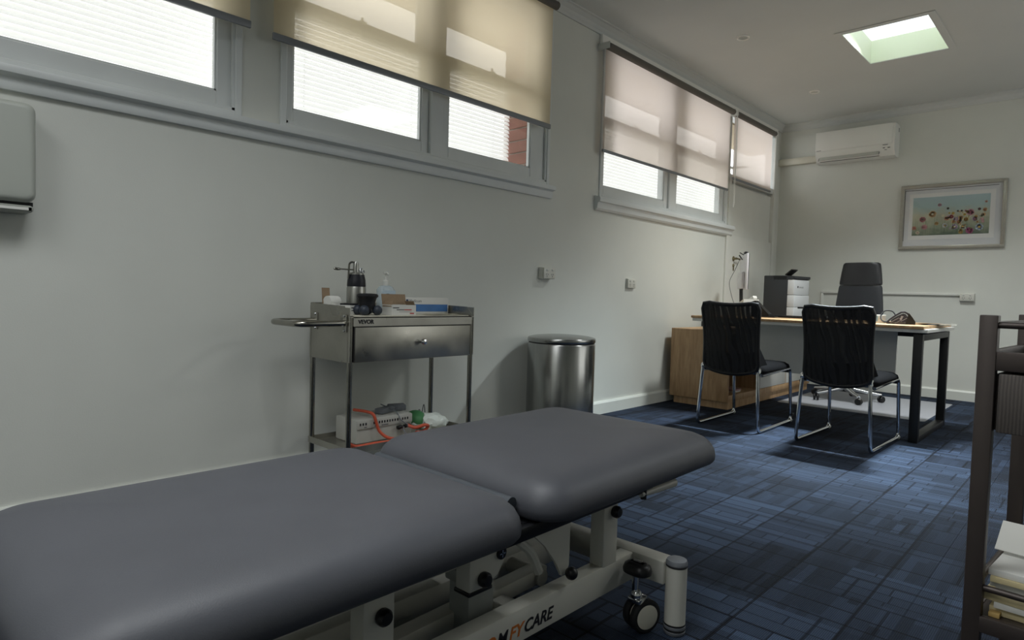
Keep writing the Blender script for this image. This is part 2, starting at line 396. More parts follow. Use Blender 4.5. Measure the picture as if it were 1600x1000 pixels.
# ------------------------------------------------------------------ room shell
XW, Y0, YE, ZC = 4.9, -2.2, 7.648, 2.97
SK = (1.32, 1.875, 5.285, 6.065)          # skylight opening
WZ0, WZ1 = 1.69, 2.90                      # window openings
OPEN = [(-.74, 1.28), (1.463, 3.44), (4.04, 6.26)]
DOOR = (6.30, 7.50)
floor = struct('floor', B(0, XW, Y0, YE, -.08, -.006), 'mortar')
tm = None
TS = .5
ix = 0
for i in range(10):
    for j in range(20):
        x0, y0 = i*TS, Y0+j*TS
        if x0 >= XW-.01 or y0 >= YE-.01: continue
        x1, y1 = min(x0+TS, XW), min(y0+TS, YE)
        if tm is None or abs(x1-x0-TS) > 1e-4 or abs(y1-y0-TS) > 1e-4:
            me = finish(B(.0005, x1-x0-.0005, .0005, y1-y0-.0005, -.008, 0), 'carpet_tile', 'carpet', 0)
            if abs(x1-x0-TS) < 1e-4 and abs(y1-y0-TS) < 1e-4: tm = me
        else: me = tm
        o = bpy.data.objects.new('carpet_tile', me); COL.objects.link(o); o.parent = floor; o.location = (x0, y0, 0)
c = bmesh.new()
hx0, hx1, hy0, hy1 = SK[0]-.013, SK[1]+.013, SK[2]-.013, SK[3]+.013
box(c, 0, hx0, Y0, YE, ZC, ZC+.06); box(c, hx1, XW, Y0, YE, ZC, ZC+.06); box(c, hx0, hx1, Y0, hy0, ZC, ZC+.06); box(c, hx0, hx1, hy1, YE, ZC, ZC+.06)
struct('ceiling', c, 'ceiling')
w = bmesh.new(); TX = -.12
box(w, TX, 0, Y0-.1, YE+.1, -.08, WZ0 if False else 1.60)
cuts = [Y0-.1]
for a, b in OPEN: cuts += [a, b]
cuts += [DOOR[0], DOOR[1], YE+.1]
# piers between openings above 1.60
for a, b in ((Y0-.1, OPEN[0][0]), (OPEN[0][1], OPEN[1][0]), (OPEN[1][1], OPEN[2][0]), (OPEN[2][1], DOOR[0]+.0), (DOOR[1], YE+.1)):
    box(w, TX, 0, a, b, 1.60, ZC+.06)
for a, b in OPEN:
    box(w, TX, 0, a, b, 1.60, WZ0); box(w, TX, 0, a, b, WZ1, ZC+.06)
box(w, TX, 0, DOOR[0], DOOR[1], 2.86, ZC+.06)
box(w, TX, -.06, DOOR[0], DOOR[1], 1.60, 2.16)
struct('wall_left', w, 'wall')
struct('wall_far', B(-.12, XW+.1, YE, YE+.1, -.08, ZC+.06), 'wall')
struct('wall_right', B(XW, XW+.1, Y0-.1, YE+.1, -.08, ZC+.06), 'wall')
struct('wall_near', B(-.12, XW+.1, Y0-.1, Y0, -.08, ZC+.06), 'wall')
# baseboards and cornice
def skirt(poly_d, poly_z, axis, lo, hi, name, flip=False, m='skirting'):
    return struct(name, PR(list(zip(poly_d, poly_z)), axis, lo, hi), m)
pd = [0, .02, .02, .012, 0]; pz = [0, 0, .085, .1, .1]
b = bmesh.new()
vs = list(zip(pd, pz))
def ext_y(bm, prof, lo, hi):       # profile (x,z) extruded along y
    a = [bm.verts.new((u, lo, v)) for u, v in prof]; d = [bm.verts.new((u, hi, v)) for u, v in prof]; n = len(prof)
    bm.faces.new(a); bm.faces.new(list(reversed(d)))
    for i in range(n): bm.faces.new((a[i], d[i], d[(i+1) % n], a[(i+1) % n]))
    return bm
def ext_x(bm, prof, lo, hi):       # profile (y,z) extruded along x
    a = [bm.verts.new((lo, u, v)) for u, v in prof]; d = [bm.verts.new((hi, u, v)) for u, v in prof]; n = len(prof)
    bm.faces.new(a); bm.faces.new(list(reversed(d)))
    for i in range(n): bm.faces.new((a[i], d[i], d[(i+1) % n], a[(i+1) % n]))
    return bm
struct('baseboard_left', ext_y(bmesh.new(), vs, Y0, 6.26), 'skirting')
struct('baseboard_far', ext_x(bmesh.new(), [(YE-u, v) for u, v in vs], .02, XW), 'skirting')
cor = [(0, ZC-.075), (.012, ZC-.075), (.016, ZC-.055), (.022, ZC-.05), (.03, ZC-.03), (.05, ZC-.018), (.058, ZC-.012), (.075, ZC-.01), (.075, ZC), (0, ZC)]
struct('trim_1', ext_y(bmesh.new(), cor, Y0, YE), 'ceiling', 30)
struct('trim_2', ext_x(bmesh.new(), [(YE-u, v) for u, v in cor], 0, XW), 'ceiling', 30)
# outside: ground, eave
struct('ground', B(-9, -.12, -6, 13, -.3, -.1), 'ground')
struct('trim_3', B(-.62, -.13, -1.5, 8.2, 2.80, 2.86), 'eave')

# ------------------------------------------------------------------ windows
def sash(parent, y0, y1, z0, z1, x0, x1, gl, gr, gb, gt, panes=True, name='sash'):
    f = bmesh.new()
    box(f, x0, x1, y0, gl, z0, z1, bev=.003, seg=1); box(f, x0, x1, gr, y1, z0, z1, bev=.003, seg=1)
    box(f, x0, x1, gl, gr, z0, gb, bev=.003, seg=1); box(f, x0, x1, gl, gr, gt, z1, bev=.003, seg=1)
    # glazing bead
    e = .008
    for a in ((gl, gl+e, gb, gt), (gr-e, gr, gb, gt)): box(f, x0+.006, x1-.008, a[0], a[1], a[2], a[3])
    for a in ((gl, gr, gb, gb+e), (gl, gr, gt-e, gt)): box(f, x0+.006, x1-.008, a[0], a[1], a[2], a[3])
    s = part(name, f, 'winframe', parent, 0)
    xm = (x0+x1)/2
    part('pane', B(xm-.002, xm+.002, gl, gr, gb, gt), 'glass', s, 0)
    return s
def window(n, y0, y1, mull, panes, gz0=1.785, meet=(2.265, 2.32), catch=True):
    r = structe('window_%d' % n, (0, y0, WZ0))
    f = bmesh.new(); e = .03
    box(f, -.118, .012, y0-.0, y0+e, WZ0, WZ1, bev=.003, seg=1); box(f, -.118, .012, y1-e, y1, WZ0, WZ1, bev=.003, seg=1)
    box(f, -.118, .012, y0+e, y1-e, WZ1-.04, WZ1, bev=.003, seg=1); box(f, -.118, .012, y0+e, y1-e, WZ0, WZ0+.02, bev=.003, seg=1)
    part('window_frame', f, 'winframe', r, 0)
    st = bmesh.new(); box(st, -.012, .004, y0+e, y0+e+.012, WZ0+.02, WZ1-.04); box(st, -.012, .004, y1-e-.012, y1-e, WZ0+.02, WZ1-.04); box(st, -.012, .004, y0+e, y1-e, WZ0+.02, WZ0+.032)
    part('stop_bead', st, 'winframe', r, 0)
    part('mullion', B(-.118, .006, mull[0], mull[1], WZ0+.02, WZ1-.04, bev=.004, seg=1), 'winframe', r, 0)
    spans = [(y0+e, mull[0]), (mull[1], y1-e)]
    for (a, b), (gl, gr) in zip(spans, panes):
        s = sash(r, a, b, WZ0+.02, meet[1], -.05, -.014, gl, gr, gz0, meet[0], name='lower_sash')
        if catch:
            yc = (gl+gr)/2; k = B(-.045, -.02, yc-.022, yc+.022, meet[1], meet[1]+.012, bev=.003); box(k, -.038, -.028, yc-.006, yc+.006, meet[1]+.01, meet[1]+.032, bev=.002)
            part('sash_catch', k, 'brass', s)
        sash(r, a, b, meet[0], WZ1-.04, -.09, -.054, gl+.0, gr, meet[1]-.005, WZ1-.09, name='upper_sash')
    return r
window(1, *OPEN[0], (.27, .35), ((-.66, .2), (.40, 1.178)))
window(2, *OPEN[1], (2.375, 2.465), ((1.537, 2.323), (2.527, 3.262)))
window(3, *OPEN[2], (5.10, 5.20), ((4.12, 5.04), (5.265, 6.155)))
# sills (inside)
sp = [(0, 1.60), (.018, 1.60), (.024, 1.612), (.024, 1.645), (.03, 1.65), (.052, 1.655), (.055, 1.668), (.052, 1.682), (.0, 1.695)]
struct('trim_4', ext_y(bmesh.new(), sp, Y0, 3.465), 'winframe', 30)
sp3 = [(0, 1.585), (.018, 1.585), (.03, 1.60), (.034, 1.63), (.04, 1.642), (.055, 1.648), (.058, 1.665), (.052, 1.684), (0, 1.695)]
struct('trim_5', ext_y(bmesh.new(), sp3, 3.99, 6.37), 'winframe', 30)
# head strip above third window and transom
struct('trim_6', B(0, .03, 3.99, 7.47, 2.825, 2.895, bev=.004), MT['headwhite'])  # sky light leaking over the blinds is put into this whiter paint

# transom window and door
r = structe('window_4', (0, DOOR[0], 2.16))
f = bmesh.new()
for a in ((DOOR[0], DOOR[0]+.02, 2.16, 2.86), (DOOR[1]-.03, DOOR[1], 2.16, 2.86), (DOOR[0]+.02, DOOR[1]-.03, 2.16, 2.22), (DOOR[0]+.02, DOOR[1]-.03, 2.80, 2.86)):
    box(f, -.1, .004, *a, bev=.003, seg=1)
part('window_frame', f, 'winframe', r, 0)
part('pane', B(-.016, -.012, DOOR[0]+.02, DOOR[1]-.03, 2.22, 2.80), 'glass', r, 0)
d = structe('door_1', (0, DOOR[0], 0))
part('door_panel', B(-.055, -.018, DOOR[0]+.05, DOOR[1]-.05, 1.602, 2.13, bev=.003), 'trim', d, 0)
part('door_panel', B(.001, .012, DOOR[0]+.05, DOOR[1]-.05, .0, 1.598, bev=.003), 'trim', d, 0)
f = bmesh.new()
box(f, 0, .02, DOOR[0]-.03, DOOR[0]+.045, 0, 1.59, bev=.005); box(f, 0, .02, DOOR[1]-.045, DOOR[1]+.03, 0, 2.85, bev=.005); box(f, -.1, .012, DOOR[0], DOOR[0]+.05, 1.60, 2.16, bev=.003); box(f, -.1, .004, DOOR[1]-.05, DOOR[1], 1.60, 2.16, bev=.003)
part('door_frame', f, 'trim', d, 0)
h = LT([(.0005, 0), (.026, 0), (.026, .006), (.012, .012), (.012, .04)], 18, (.012, 6.455, 1.36), Matrix.Rotation(PI/2, 4, 'Y'), capb=False)
tube(h, fillet([(.045, 6.455, 1.36), (.05, 6.48, 1.36), (.05, 6.545, 1.355)], .02), .009, 8)
part('door_handle', h, 'brass', d)
k = LT([(.0005, 0), (.016, 0), (.016, .008), (.009, .014)], 14, (.012, 6.455, 1.29), Matrix.Rotation(PI/2, 4, 'Y'), capb=False); box(k, .014, .02, 6.45, 6.47, 1.235, 1.285, bev=.002)
part('lock_key', k, 'brass', d)

# outside louvre screens: individual slats
def louvre(y0, y1, label, z0=1.62, z1=2.40):
    t = thing('louvre_screen', label, 'louvre', (-.30, y0, z0-.02))
    me = None; n = int((z1-z0)/.0275)
    for i in range(n):
        z = z0+i*.0275
        if me is None:
            s = bmesh.new(); q = [(-.005, -.022), (.001, -.008), (.001, .008), (-.005, .022)]
            va = [[s.verts.new((u, yy, v)) for u, v in q] for yy in (0, y1-y0)]
            for k in range(3): s.faces.new((va[0][k], va[0][k+1], va[1][k+1], va[1][k]))
            xform(s, Matrix.Rotation(math.radians(-38), 4, 'Y'))
            me = finish(s, 'slat', 'slat', 0)
        o = bpy.data.objects.new('slat', me); COL.objects.link(o); o.parent = t; o.location = (0, 0, z-z0+.02)
    for y in (y0+.15, (y0+y1)/2, y1-.15):
        part('cord', T([(-.30, y, z0-.02), (-.30, y, z1)], .0012, 5), 'white', t)
    f = bmesh.new(); box(f, -.325, -.275, y0, y1, z1, z1+.03, bev=.004)
    part('head_rail', f, 'white', t)
    for y in (y0, y1-.02): part('side_bracket', B(-.275, -.12, y, y+.02, z1+.004, z1+.026, bev=.002), 'white', t)
louvre(-.9, 1.45, 'white slatted louvre outside the leftmost window, seen through its clear lower pane')
louvre(1.6, 3.338, 'white slatted louvre outside the middle window, ending beside the red brick pier')
louvre(4.2, 7.0, 'white slatted louvre outside the far window nearest the desk')
# brick pier at the right end of the middle window
t = thing('brick_pier', 'red brick pier at the right edge of the middle window, outside', 'brickwork', (-.24, 3.60, 1.5))
part('mortar_core', B(-.345, -.135, 3.355, 3.88, 1.5, 2.79), 'mortar', t, 0)
me = None
for i in range(15):
    z = 1.5+i*.086
    for q, (a, b) in enumerate(((3.345, 3.57), (3.58, 3.89)) if i % 2 else ((3.345, 3.45), (3.46, 3.69), (3.70, 3.89))):
        part('brick', B(-.355, -.13, a, b, z, z+.076, bev=.003, seg=1), 'brick', t, 0)

# ------------------------------------------------------------------ roller blinds
def blind(y0, y1, zt, zb, label, fab, chain=None, x=.10, rail='alu', rh=.016):
    t = thing('roller_blind', label, 'blind', (x, (y0+y1)/2, zb), group='roller blinds on the window wall')
    ro = T([(x-.012, y0, zt), (x-.012, y1, zt)], .027, 20)
    part('roller', ro, 'rollergrey', t)
    fb = bmesh.new(); n = 24
    g = [[fb.verts.new((x-.036+.0015*math.sin(k*.9)*min(1, (zt-z)/.3), y0+.012+(y1-y0-.024)*k/n, z)) for k in range(n+1)] for z in (zt, (zt+zb)/2, zb+.01)]
    for i in range(2):
        for k in range(n): fb.faces.new((g[i][k], g[i][k+1], g[i+1][k+1], g[i+1][k]))
    part('blind_fabric', fb, fab, t)
    part('bottom_rail', B(x-.044, x-.028, y0+.008, y1-.008, zb-rh, zb+rh, bev=.004), rail, t)
    for y in (y0, y1):
        k = B(.0, x+.008, y-.0025, y+.0025, zt-.02, zt+.03, bev=.001)
        part('bracket', k, 'white', t)
    if chain:
        yc = chain
        part('bead_chain', T(smooth([(x+.02, yc, zt), (x+.022, yc+.004, zt-.3), (x+.022, yc+.006, zb-.1), (x+.022, yc-.004, zb-.13), (x+.02, yc-.012, zb-.1), (x+.02, yc-.01, zt)], 6), .0028, 6), 'chainwhite', t)
blind(-.70, 1.30, 2.87, 2.085, 'cream roller blind half drawn over the leftmost window', 'blind')
blind(1.385, 3.375, 2.872, 2.07, 'cream roller blind half drawn over the middle window above the steel trolley', 'blind')
blind(3.975, 6.15, 2.79, 2.025, 'pale pinkish roller blind half drawn over the far double window', 'blindpink', chain=6.175, rh=.011)
blind(6.225, 7.23, 2.79, 2.155, 'narrow pale roller blind fully covering the transom in the far corner', 'blindpink', rh=.011)

# ------------------------------------------------------------------ skylight, downlights
t = thing('skylight', 'bright square skylight with shallow shaft in the white ceiling', 'skylight', (1.6, 5.67, ZC))
x0, x1, y0, y1 = SK
f = bmesh.new(); e = .05
for a in ((x0-e, x0, y0-e, y1+e*.3), (x1, x1+e, y0-e, y1+e*.3), (x0, x1, y0-e, y0), (x0, x1, y1, y1+e*.3)): box(f, a[0], a[1], a[2], a[3], ZC-.006, ZC-.0005, bev=.002, seg=1)
part('skylight_frame', f, 'ceiling', t, 0)
g = bmesh.new(); h = .19
box(g, x0-.012, x0, y0-.012, y1+.012, ZC-.0, ZC+h); box(g, x1, x1+.012, y0-.012, y1+.012, ZC, ZC+h); box(g, x0, x1, y0-.012, y0, ZC, ZC+h); box(g, x0, x1, y1, y1+.012, ZC, ZC+h)
part('shaft_lining', g, 'shaft', t, 0)
part('diffuser', B(x0, x1, y0, y1, ZC+h-.004, ZC+h+.006), 'diffuser', t, 0)
for (x, y, r, lab) in ((.723, 4.872, .05, 'round white recessed downlight, nearer of the two on the ceiling'), (.715, 6.55, .048, 'round white recessed downlight near the far corner, the further of two')):
    t = thing('downlight', lab, 'downlight', (x, y, ZC), group='recessed downlights')
    part('trim_ring', LT([(r*.72, -.001), (r*.74, -.009), (r*.9, -.012), (r, -.006), (r, 0)], 28, (x, y, ZC), capb=False, capt=False), 'headwhite', t)
    part('lens', LT([(.0005, -.003), (r*.72, -.0025), (r*.72, 0)], 24, (x, y, ZC)), 'acgrey', t)

# ------------------------------------------------------------------ end wall: air conditioner, duct, picture, conduit, sockets
t = thing('air_conditioner', 'white split-system air conditioner high on the far wall', 'air conditioner', (.83, YE, 2.45))
ax0, ax1, ay, az0, az1 = .455, 1.20, YE-.205, 2.455, 2.79
prof = [(YE, az0+.01), (YE-.10, az0), (YE-.155, az0+.012), (YE-.195, az0+.07), (ay, az0+.12), (ay+.002, az1-.01), (ay+.02, az1), (YE, az1)]
part('body', ext_x(bmesh.new(), prof, ax0, ax1+.02), 'acwhite', t, 30)
part('front_panel', B(ax0+.0, ax1-.0, ay-.008, ay+.004, az0+.125, az1-.004, bev=.003), 'acwhite', t)
fl = bmesh.new(); obox(fl, (ax0+.33, YE-.186, az0+.062), (.58, .006, .085), (math.radians(-32), 0, 0), .002)
part('flap', fl, 'acgrey', t)
sl = bmesh.new(); obox(sl, (ax0+.33, YE-.158, az0+.018), (.585, .004, .007), (math.radians(-32), 0, 0)); obox(sl, (ax0+.625, YE-.183, az0+.055), (.004, .005, .075), (math.radians(-32), 0, 0)); obox(sl, (ax0+.035, YE-.183, az0+.055), (.004, .005, .075), (math.radians(-32), 0, 0))
part('outlet_gap', sl, 'dark', t, 0)
lg = bmesh.new()
box(lg, ax0+.015, ax0+.06, ay-.009, ay-.0075, az0+.128, az0+.134); box(lg, ax1-.085, ax1-.04, ay-.0065, ay+.0, az0+.112, az0+.118)
obox(lg, (ax1-.075, YE-.201, az0+.085), (.018, .004, .008), (math.radians(-18), 0, 0)); obox(lg, (ax1-.03, YE-.201, az0+.085), (.022, .004, .008), (math.radians(-18), 0, 0)); obox(lg, (ax1-.06, YE-.195, az0+.066), (.022, .004, .004), (math.radians(-22), 0, 0))
part('badge', lg, 'greyink', t, 0)
part('side_vent', B(ax1+.02, ax1+.0215, YE-.05, YE-.035, az1-.07, az1-.03), 'dark', t, 0)
solo('pipe_cover', B(.0, .46, YE-.062, YE, 2.50, 2.575, bev=.008), 'white2', 'cream pipe cover running along the far wall into the air conditioner', 'duct', (.23, YE-.03, 2.5))

t = thing('framed_picture', 'champagne framed flower painting under glass on the far wall', 'picture', (1.7, YE, 1.5))
px0, px1, pz0, pz1 = 1.265, 2.148, 1.502, 2.157
f = bmesh.new(); e = .035
box(f, px0, px1, YE-.032, YE-.001, pz0, pz0+e, bev=.006); box(f, px0, px1, YE-.032, YE-.001, pz1-e, pz1, bev=.006); box(f, px0, px0+e, YE-.0325, YE-.001, pz0+e*.6, pz1-e*.6, bev=.006); box(f, px1-e, px1, YE-.0325, YE-.001, pz0+e*.6, pz1-e*.6, bev=.006)
part('picture_frame', f, 'frame', t)
part('mat_board', B(px0+.03, px1-.03, YE-.012, YE-.003, pz0+.03, pz1-.03), 'matboard', t, 0)
f = bmesh.new(); bx0, bx1, bz0, bz1 = 1.345, 2.06, 1.600, 2.066
for a in ((bx0, bx1, bz0, 1.642), (bx0, bx1, 2.027, bz1), (bx0, 1.378, 1.642, 2.027), (2.02, bx1, 1.642, 2.027)): box(f, a[0], a[1], YE-.0145, YE-.012, a[2], a[3])
part('inner_mat', f, 'matboard2', t, 0)
f = bmesh.new(); q = .006
for a in ((bx0-.045, bx1+.02, bz1+.035, bz1+.035+q), (bx0-.045, bx0-.045+q, bz0-.01, bz1+.035)): box(f, a[0], a[1], YE-.0135, YE-.012, a[2], a[3])
part('mat_bevel', f, 'greyink', t, 0)
def canvas():
    t2 = NT('flower_canvas'); co = t2.node('ShaderNodeTexCoord').outputs['Generated']
    sp = t2.node('ShaderNodeSeparateXYZ'); t2.link(co, sp.inputs[0])
    r = t2.node('ShaderNodeValToRGB'); el = r.color_ramp.elements
    el[0].position = .0; el[0].color = lin('5d6d5e'); el[1].position = 1; el[1].color = lin('b2c8cc')
    k = el.new(.22); k.color = lin('98a18a'); k = el.new(.5); k.color = lin('bdbda6'); k = el.new(.75); k.color = lin('aec6c5')
    n = t2.node('ShaderNodeTexNoise', Scale=9.0, Detail=5.0); t2.link(co, n.inputs['Vector'])
    ad = t2.node('ShaderNodeMath', operation='MULTIPLY_ADD'); ad.inputs[1].default_value = .35; t2.link(n.outputs[0], ad.inputs[0]); t2.link(sp.outputs['Z'], ad.inputs[2])
    sb = t2.node('ShaderNodeMath', operation='SUBTRACT'); sb.inputs[1].default_value = .17; t2.link(ad.outputs[0], sb.inputs[0])
    t2.link(sb.outputs[0], r.inputs[0]); t2.link(r.outputs[0], t2.b.inputs['Base Color']); t2.b.inputs['Roughness'].default_value = .7
    return t2.m
cv = part('canvas', B(1.378, 2.02, YE-.0138, YE-.012, 1.642, 2.027), canvas(), t, 0)
rnd = random.Random(4)
def flower(x, z, r, col, ctr, petals=7):
    b = bmesh.new(); y = YE-.0142
    for k in range(petals):
        a = 2*PI*k/petals+rnd.random()*.4; cx, cz = x+r*.55*math.cos(a), z+r*.55*math.sin(a)
        lathe(b, [(.0005, -.0006), (r*.42, -.0003), (r*.42, .0)], 7, (cx, y, cz), Matrix.Rotation(PI/2, 4, 'X') @ Matrix.Scale(1, 4))
    f = part('flower', b, MT_F[col], cv, 0)
    part
    c2 = LT([(.0005, -.0004), (r*.3, -.0002), (r*.3, 0)], 7, (x, y-.001, z), Matrix.Rotation(PI/2, 4, 'X'))
    o = part('flower_centre', c2, MT_F[ctr], cv, 0)
MT_F = {n: mat('petal_'+n, c, .7, noise=.15, nscale=60) for n, c in dict(pink='c98f9a', rose='a85466', white='dfe0e2', peach='d0a878', coral='bf7f66', yellow='cfae5a', magenta='b05a86', blue='b9c7d6', lilac='b7a3c0', dark='4a4438', cream='dcd6b8').items()}
cw, ch = 2.02-1.378, 2.027-1.642
for u, v, r, a, b2 in ((.14, .42, .030, 'rose', 'dark'), (.27, .55, .036, 'peach', 'cream'), (.03, .2, .022, 'coral', 'rose'), (.17, .22, .028, 'pink', 'rose'), (.44, .24, .024, 'white', 'yellow'), (.57, .2, .028, 'lilac', 'cream'), (.67, .2, .026, 'cream', 'yellow'), (.65, .06, .02, 'yellow', 'peach'), (.76, .09, .034, 'magenta', 'rose'), (.88, .17, .036, 'blue', 'yellow'), (.76, .55, .034, 'pink', 'rose'), (.46, .42, .022, 'coral', 'dark'), (.52, .46, .022, 'rose', 'coral'), (.58, .40, .022, 'lilac', 'cream'), (.64, .42, .024, 'peach', 'dark'), (.71, .38, .022, 'yellow', 'coral'), (.55, .33, .02, 'peach', 'coral'), (.62, .32, .02, 'coral', 'yellow'), (.82, .38, .024, 'lilac', 'pink'), (.9, .45, .02, 'cream', 'dark'), (.94, .6, .02, 'peach', 'coral'), (.87, .62, .014, 'dark', 'rose'), (.33, .3, .02, 'peach', 'yellow'), (.08, .08, .02, 'cream', 'pink'), (.47, .68, .012, 'dark', 'dark'), (.6, .6, .01, 'dark', 'dark'), (.65, .6, .01, 'dark', 'dark'), (.95, .8, .012, 'coral', 'dark'), (.36, .78, .018, 'pink', 'blue')):
    flower(1.378+u*cw, 1.642+v*ch, r, a, b2)
for k in range(30):
    flower(1.378+(.3+.67*rnd.random())*cw, 1.642+(.1+.5*rnd.random())*ch, .009+.008*rnd.random(), rnd.choice(('peach', 'coral', 'white', 'pink', 'cream', 'lilac', 'yellow')), rnd.choice(('dark', 'yellow', 'cream')), 6)
sb = bmesh.new()
for k in range(34):
    u = .02+.96*rnd.random(); h0 = rnd.random()*.08; h1 = .15+.35*rnd.random()
    x = 1.378+u*cw; box(sb, x-.0008, x+.0008, YE-.0141, YE-.0137, 1.642+h0*ch, 1.642+h1*ch)
part('stem', sb, mat('stem_green', '55704f', .8), cv, 0)
part('picture_glass', B(px0+.034, px1-.034, YE-.022, YE-.020, pz0+.034, pz1-.034), 'glass', t, 0)

t = thing('cable_trunking', 'white surface cable trunking along the far wall behind the office chair', 'trunking', (1.1, YE, 1.03))
part('horizontal_run', B(.525, 1.82, YE-.022, YE-.001, 1.035, 1.06, bev=.003), 'trim', t)
part('vertical_drop', B(.525, .55, YE-.0215, YE-.001, .10, 1.034, bev=.003), 'trim', t)
def socket(c, axis, w, h, dep, label, name='power_socket'):
    t = thing(name, label, 'socket', c, world=False)
    # local: x right along the wall, y out of the wall is -, z up ; built facing -Y then turned
    rz = 0 if axis == 'far' else PI/2
    t.rotation_euler = (0, 0, rz)
    part('back_box', B(-w/2, w/2, -dep*.75, 0, -h/2, h/2, bev=.002), 'socket', t)
    part('face_plate', B(-w/2+.002, w/2-.002, -dep, -dep*.75, -h/2+.002, h/2-.002, bev=.003), 'socket', t)
    for s in (-1, 1):
        k = bmesh.new(); obox(k, (s*w*.23, -dep-.001, h*.25), (w*.14, .006, h*.18), (.3, 0, 0), .001); part('switch', k, 'white', t)
        k = bmesh.new()
        for dx, dz, an in ((-w*.07, -h*.1, .5), (w*.07, -h*.1, -.5), (0, -h*.27, 0)): obox(k, (s*w*.23+dx, -dep-.0003, dz), (.003, .001, .011), (0, an, 0))
        part('pin_slot', k, 'dark', t, 0)
    return t
# facing +X on the left wall: local -Y -> +X
socket((0, 3.43, 1.078), 'left', .125, .08, .05, 'white double power point on a deep box above the steel bin')
socket((0, 4.525, 1.04), 'left', .12, .078, .022, 'white double power point between the bin and the desk')
socket((1.88, YE, 1.022), 'far', .12, .078, .04, 'white double power point at the end of the far wall trunking')

# ------------------------------------------------------------------ paper towel dispenser on the left wall
t = thing('towel_dispenser', 'white paper towel dispenser at the left edge on the window wall', 'dispenser', (.06, .36, 1.17))
bm = cushion(.19, .507, 1.20, 1.545, .03, [(0, 0), (0, .10), (.004, .112), (.012, .119), (.02, .121)], 5)
xform(bm, Matrix(((0, 0, 1, 0), (1, 0, 0, 0), (0, 1, 0, 0), (0, 0, 0, 1))))
part('cover', bm, mat('dispenser_plastic', 'aeb2aa', .45), t)
bm = cushion(.195, .50, 1.165, 1.19, .01, [(0, 0.0), (0, .10), (.006, .108)], 4)
xform(bm, Matrix(((0, 0, 1, 0), (1, 0, 0, 0), (0, 1, 0, 0), (0, 0, 0, 1))))
part('base_tray', bm, mat('dispenser_tray', 'a0a39b', .4), t)
part('gap', B(.0, .095, .2, .50, 1.188, 1.202), 'dark', t, 0)
part('paper_lip', B(.108, .112, .215, .485, 1.172, 1.182, bev=.001), 'paper', t, 0)

# ------------------------------------------------------------------ steel trolley
t = thing('steel_trolley', 'stainless steel trolley with one drawer and side handle against the window wall', 'trolley', (.285, 1.955, 0))
tx0, tx1, ty0, ty1 = .11, .45, 1.575, 2.335
for (x, y) in ((tx0+.012, ty0+.012), (tx1-.012, ty0+.012), (tx0+.012, ty1-.012), (tx1-.012, ty1-.012)):
    lg = T([(x, y, .07), (x, y, .81)], .0125, 14); part('leg', lg, 'steeltube', t)
    w = LT([(.001, -.011), (.026, -.011), (.028, 0), (.026, .011), (.001, .011)], 18, (x, y+.01, .028), Matrix.Rotation(PI/2, 4, 'X')); box(w, x-.015, x+.015, y-.01, y+.02, .045, .07, bev=.003)
    part('castor', w, 'rubber', t)
bx = bmesh.new()
box(bx, tx0, tx1, ty0+.001, ty0+.004, .60, .845); box(bx, tx0, tx1, ty1-.004, ty1-.001, .60, .85)
box(bx, tx0, tx0+.003, ty0+.004, ty1-.004, .60, .86); box(bx, tx0+.003, tx1-.004, ty0+.004, ty1-.004, .598, .601)
part('side_panel', bx, 'steelpanel', t, 0)
tp = bmesh.new(); box(tp, tx0+.003, tx1+.002, ty0+.004, ty1-.004, .800, .804); box(tp, tx1-.004, tx1+.002, ty0+.02, ty1-.02, .762, .804)
part('top_tray', tp, 'steelpanel', t, 0)
for y in (ty0+.002, ty1-.006):
    fl = PR([(tx0+.0, .80), (tx1-.01, .80), (tx1-.01, .812), (tx1-.05, .852), (tx0, .858)], 'y', y, y+.004); part('end_flange', fl, 'steelpanel', t, 0)
dr = part('drawer', B(tx1-.02, tx1+.004, ty0+.03, ty1-.03, .60, .757, bev=.003), 'steelpanel', t)
kb = LT([(.007, 0), (.007, .012), (.014, .02), (.016, .028), (.012, .036), (.001, .038)], 18, (tx1+.004, 1.975, .683), Matrix.Rotation(PI/2, 4, 'Y'))
part('knob', kb, 'chrome', dr)
gp = bmesh.new(); box(gp, tx1-.012, tx1-.002, ty0+.026, ty1-.026, .757, .762); box(gp, tx1-.012, tx1-.002, ty0+.026, ty0+.03, .6, .757)
part('drawer_gap', gp, 'dark', t, 0)
ha = T(fillet([(tx1-.03, ty0, .775), (tx1-.03, 1.345, .775), (tx0+.06, 1.345, .775), (tx0+.06, ty0, .775)], .06, 7), .0135, 12)
part('handle', ha, 'steeltube', t)
for x in (tx1-.03, tx0+.06):
    k = B(x-.014, x+.014, ty0-.006, ty0+.001, .735, .815, bev=.002); part('handle_plate', k, 'steelpanel', t)
    for z in (.742, .808):
        part('bolt', LT([(.001, 0), (.006, 0), (.004, .005), (.001, .006)], 10, (x, ty0-.006, z), Matrix.Rotation(PI/2, 4, 'X')), 'chrome', t)
sh = bmesh.new(); box(sh, tx0+.004, tx1-.004, ty0+.006, ty1-.006, .188, .192)
for a in ((tx0, tx0+.004, ty0, ty1), (tx1-.004, tx1, ty0+.02, ty1-.02), (tx0+.004, tx1-.004, ty0, ty0+.004), (tx0+.004, tx1-.004, ty1-.004, ty1)): box(sh, a[0], a[1], a[2], a[3], .186, .215)
part('lower_shelf', sh, 'steelpanel', t, 0)
tx = textmesh('VEVOR', .026, .0006, 0, .0008); xform(tx, frame3((tx1+.003, ty0+.045, .774), (0, 1, 0), (0, 0, 1))); part('lettering', tx, 'ink', t, 0)

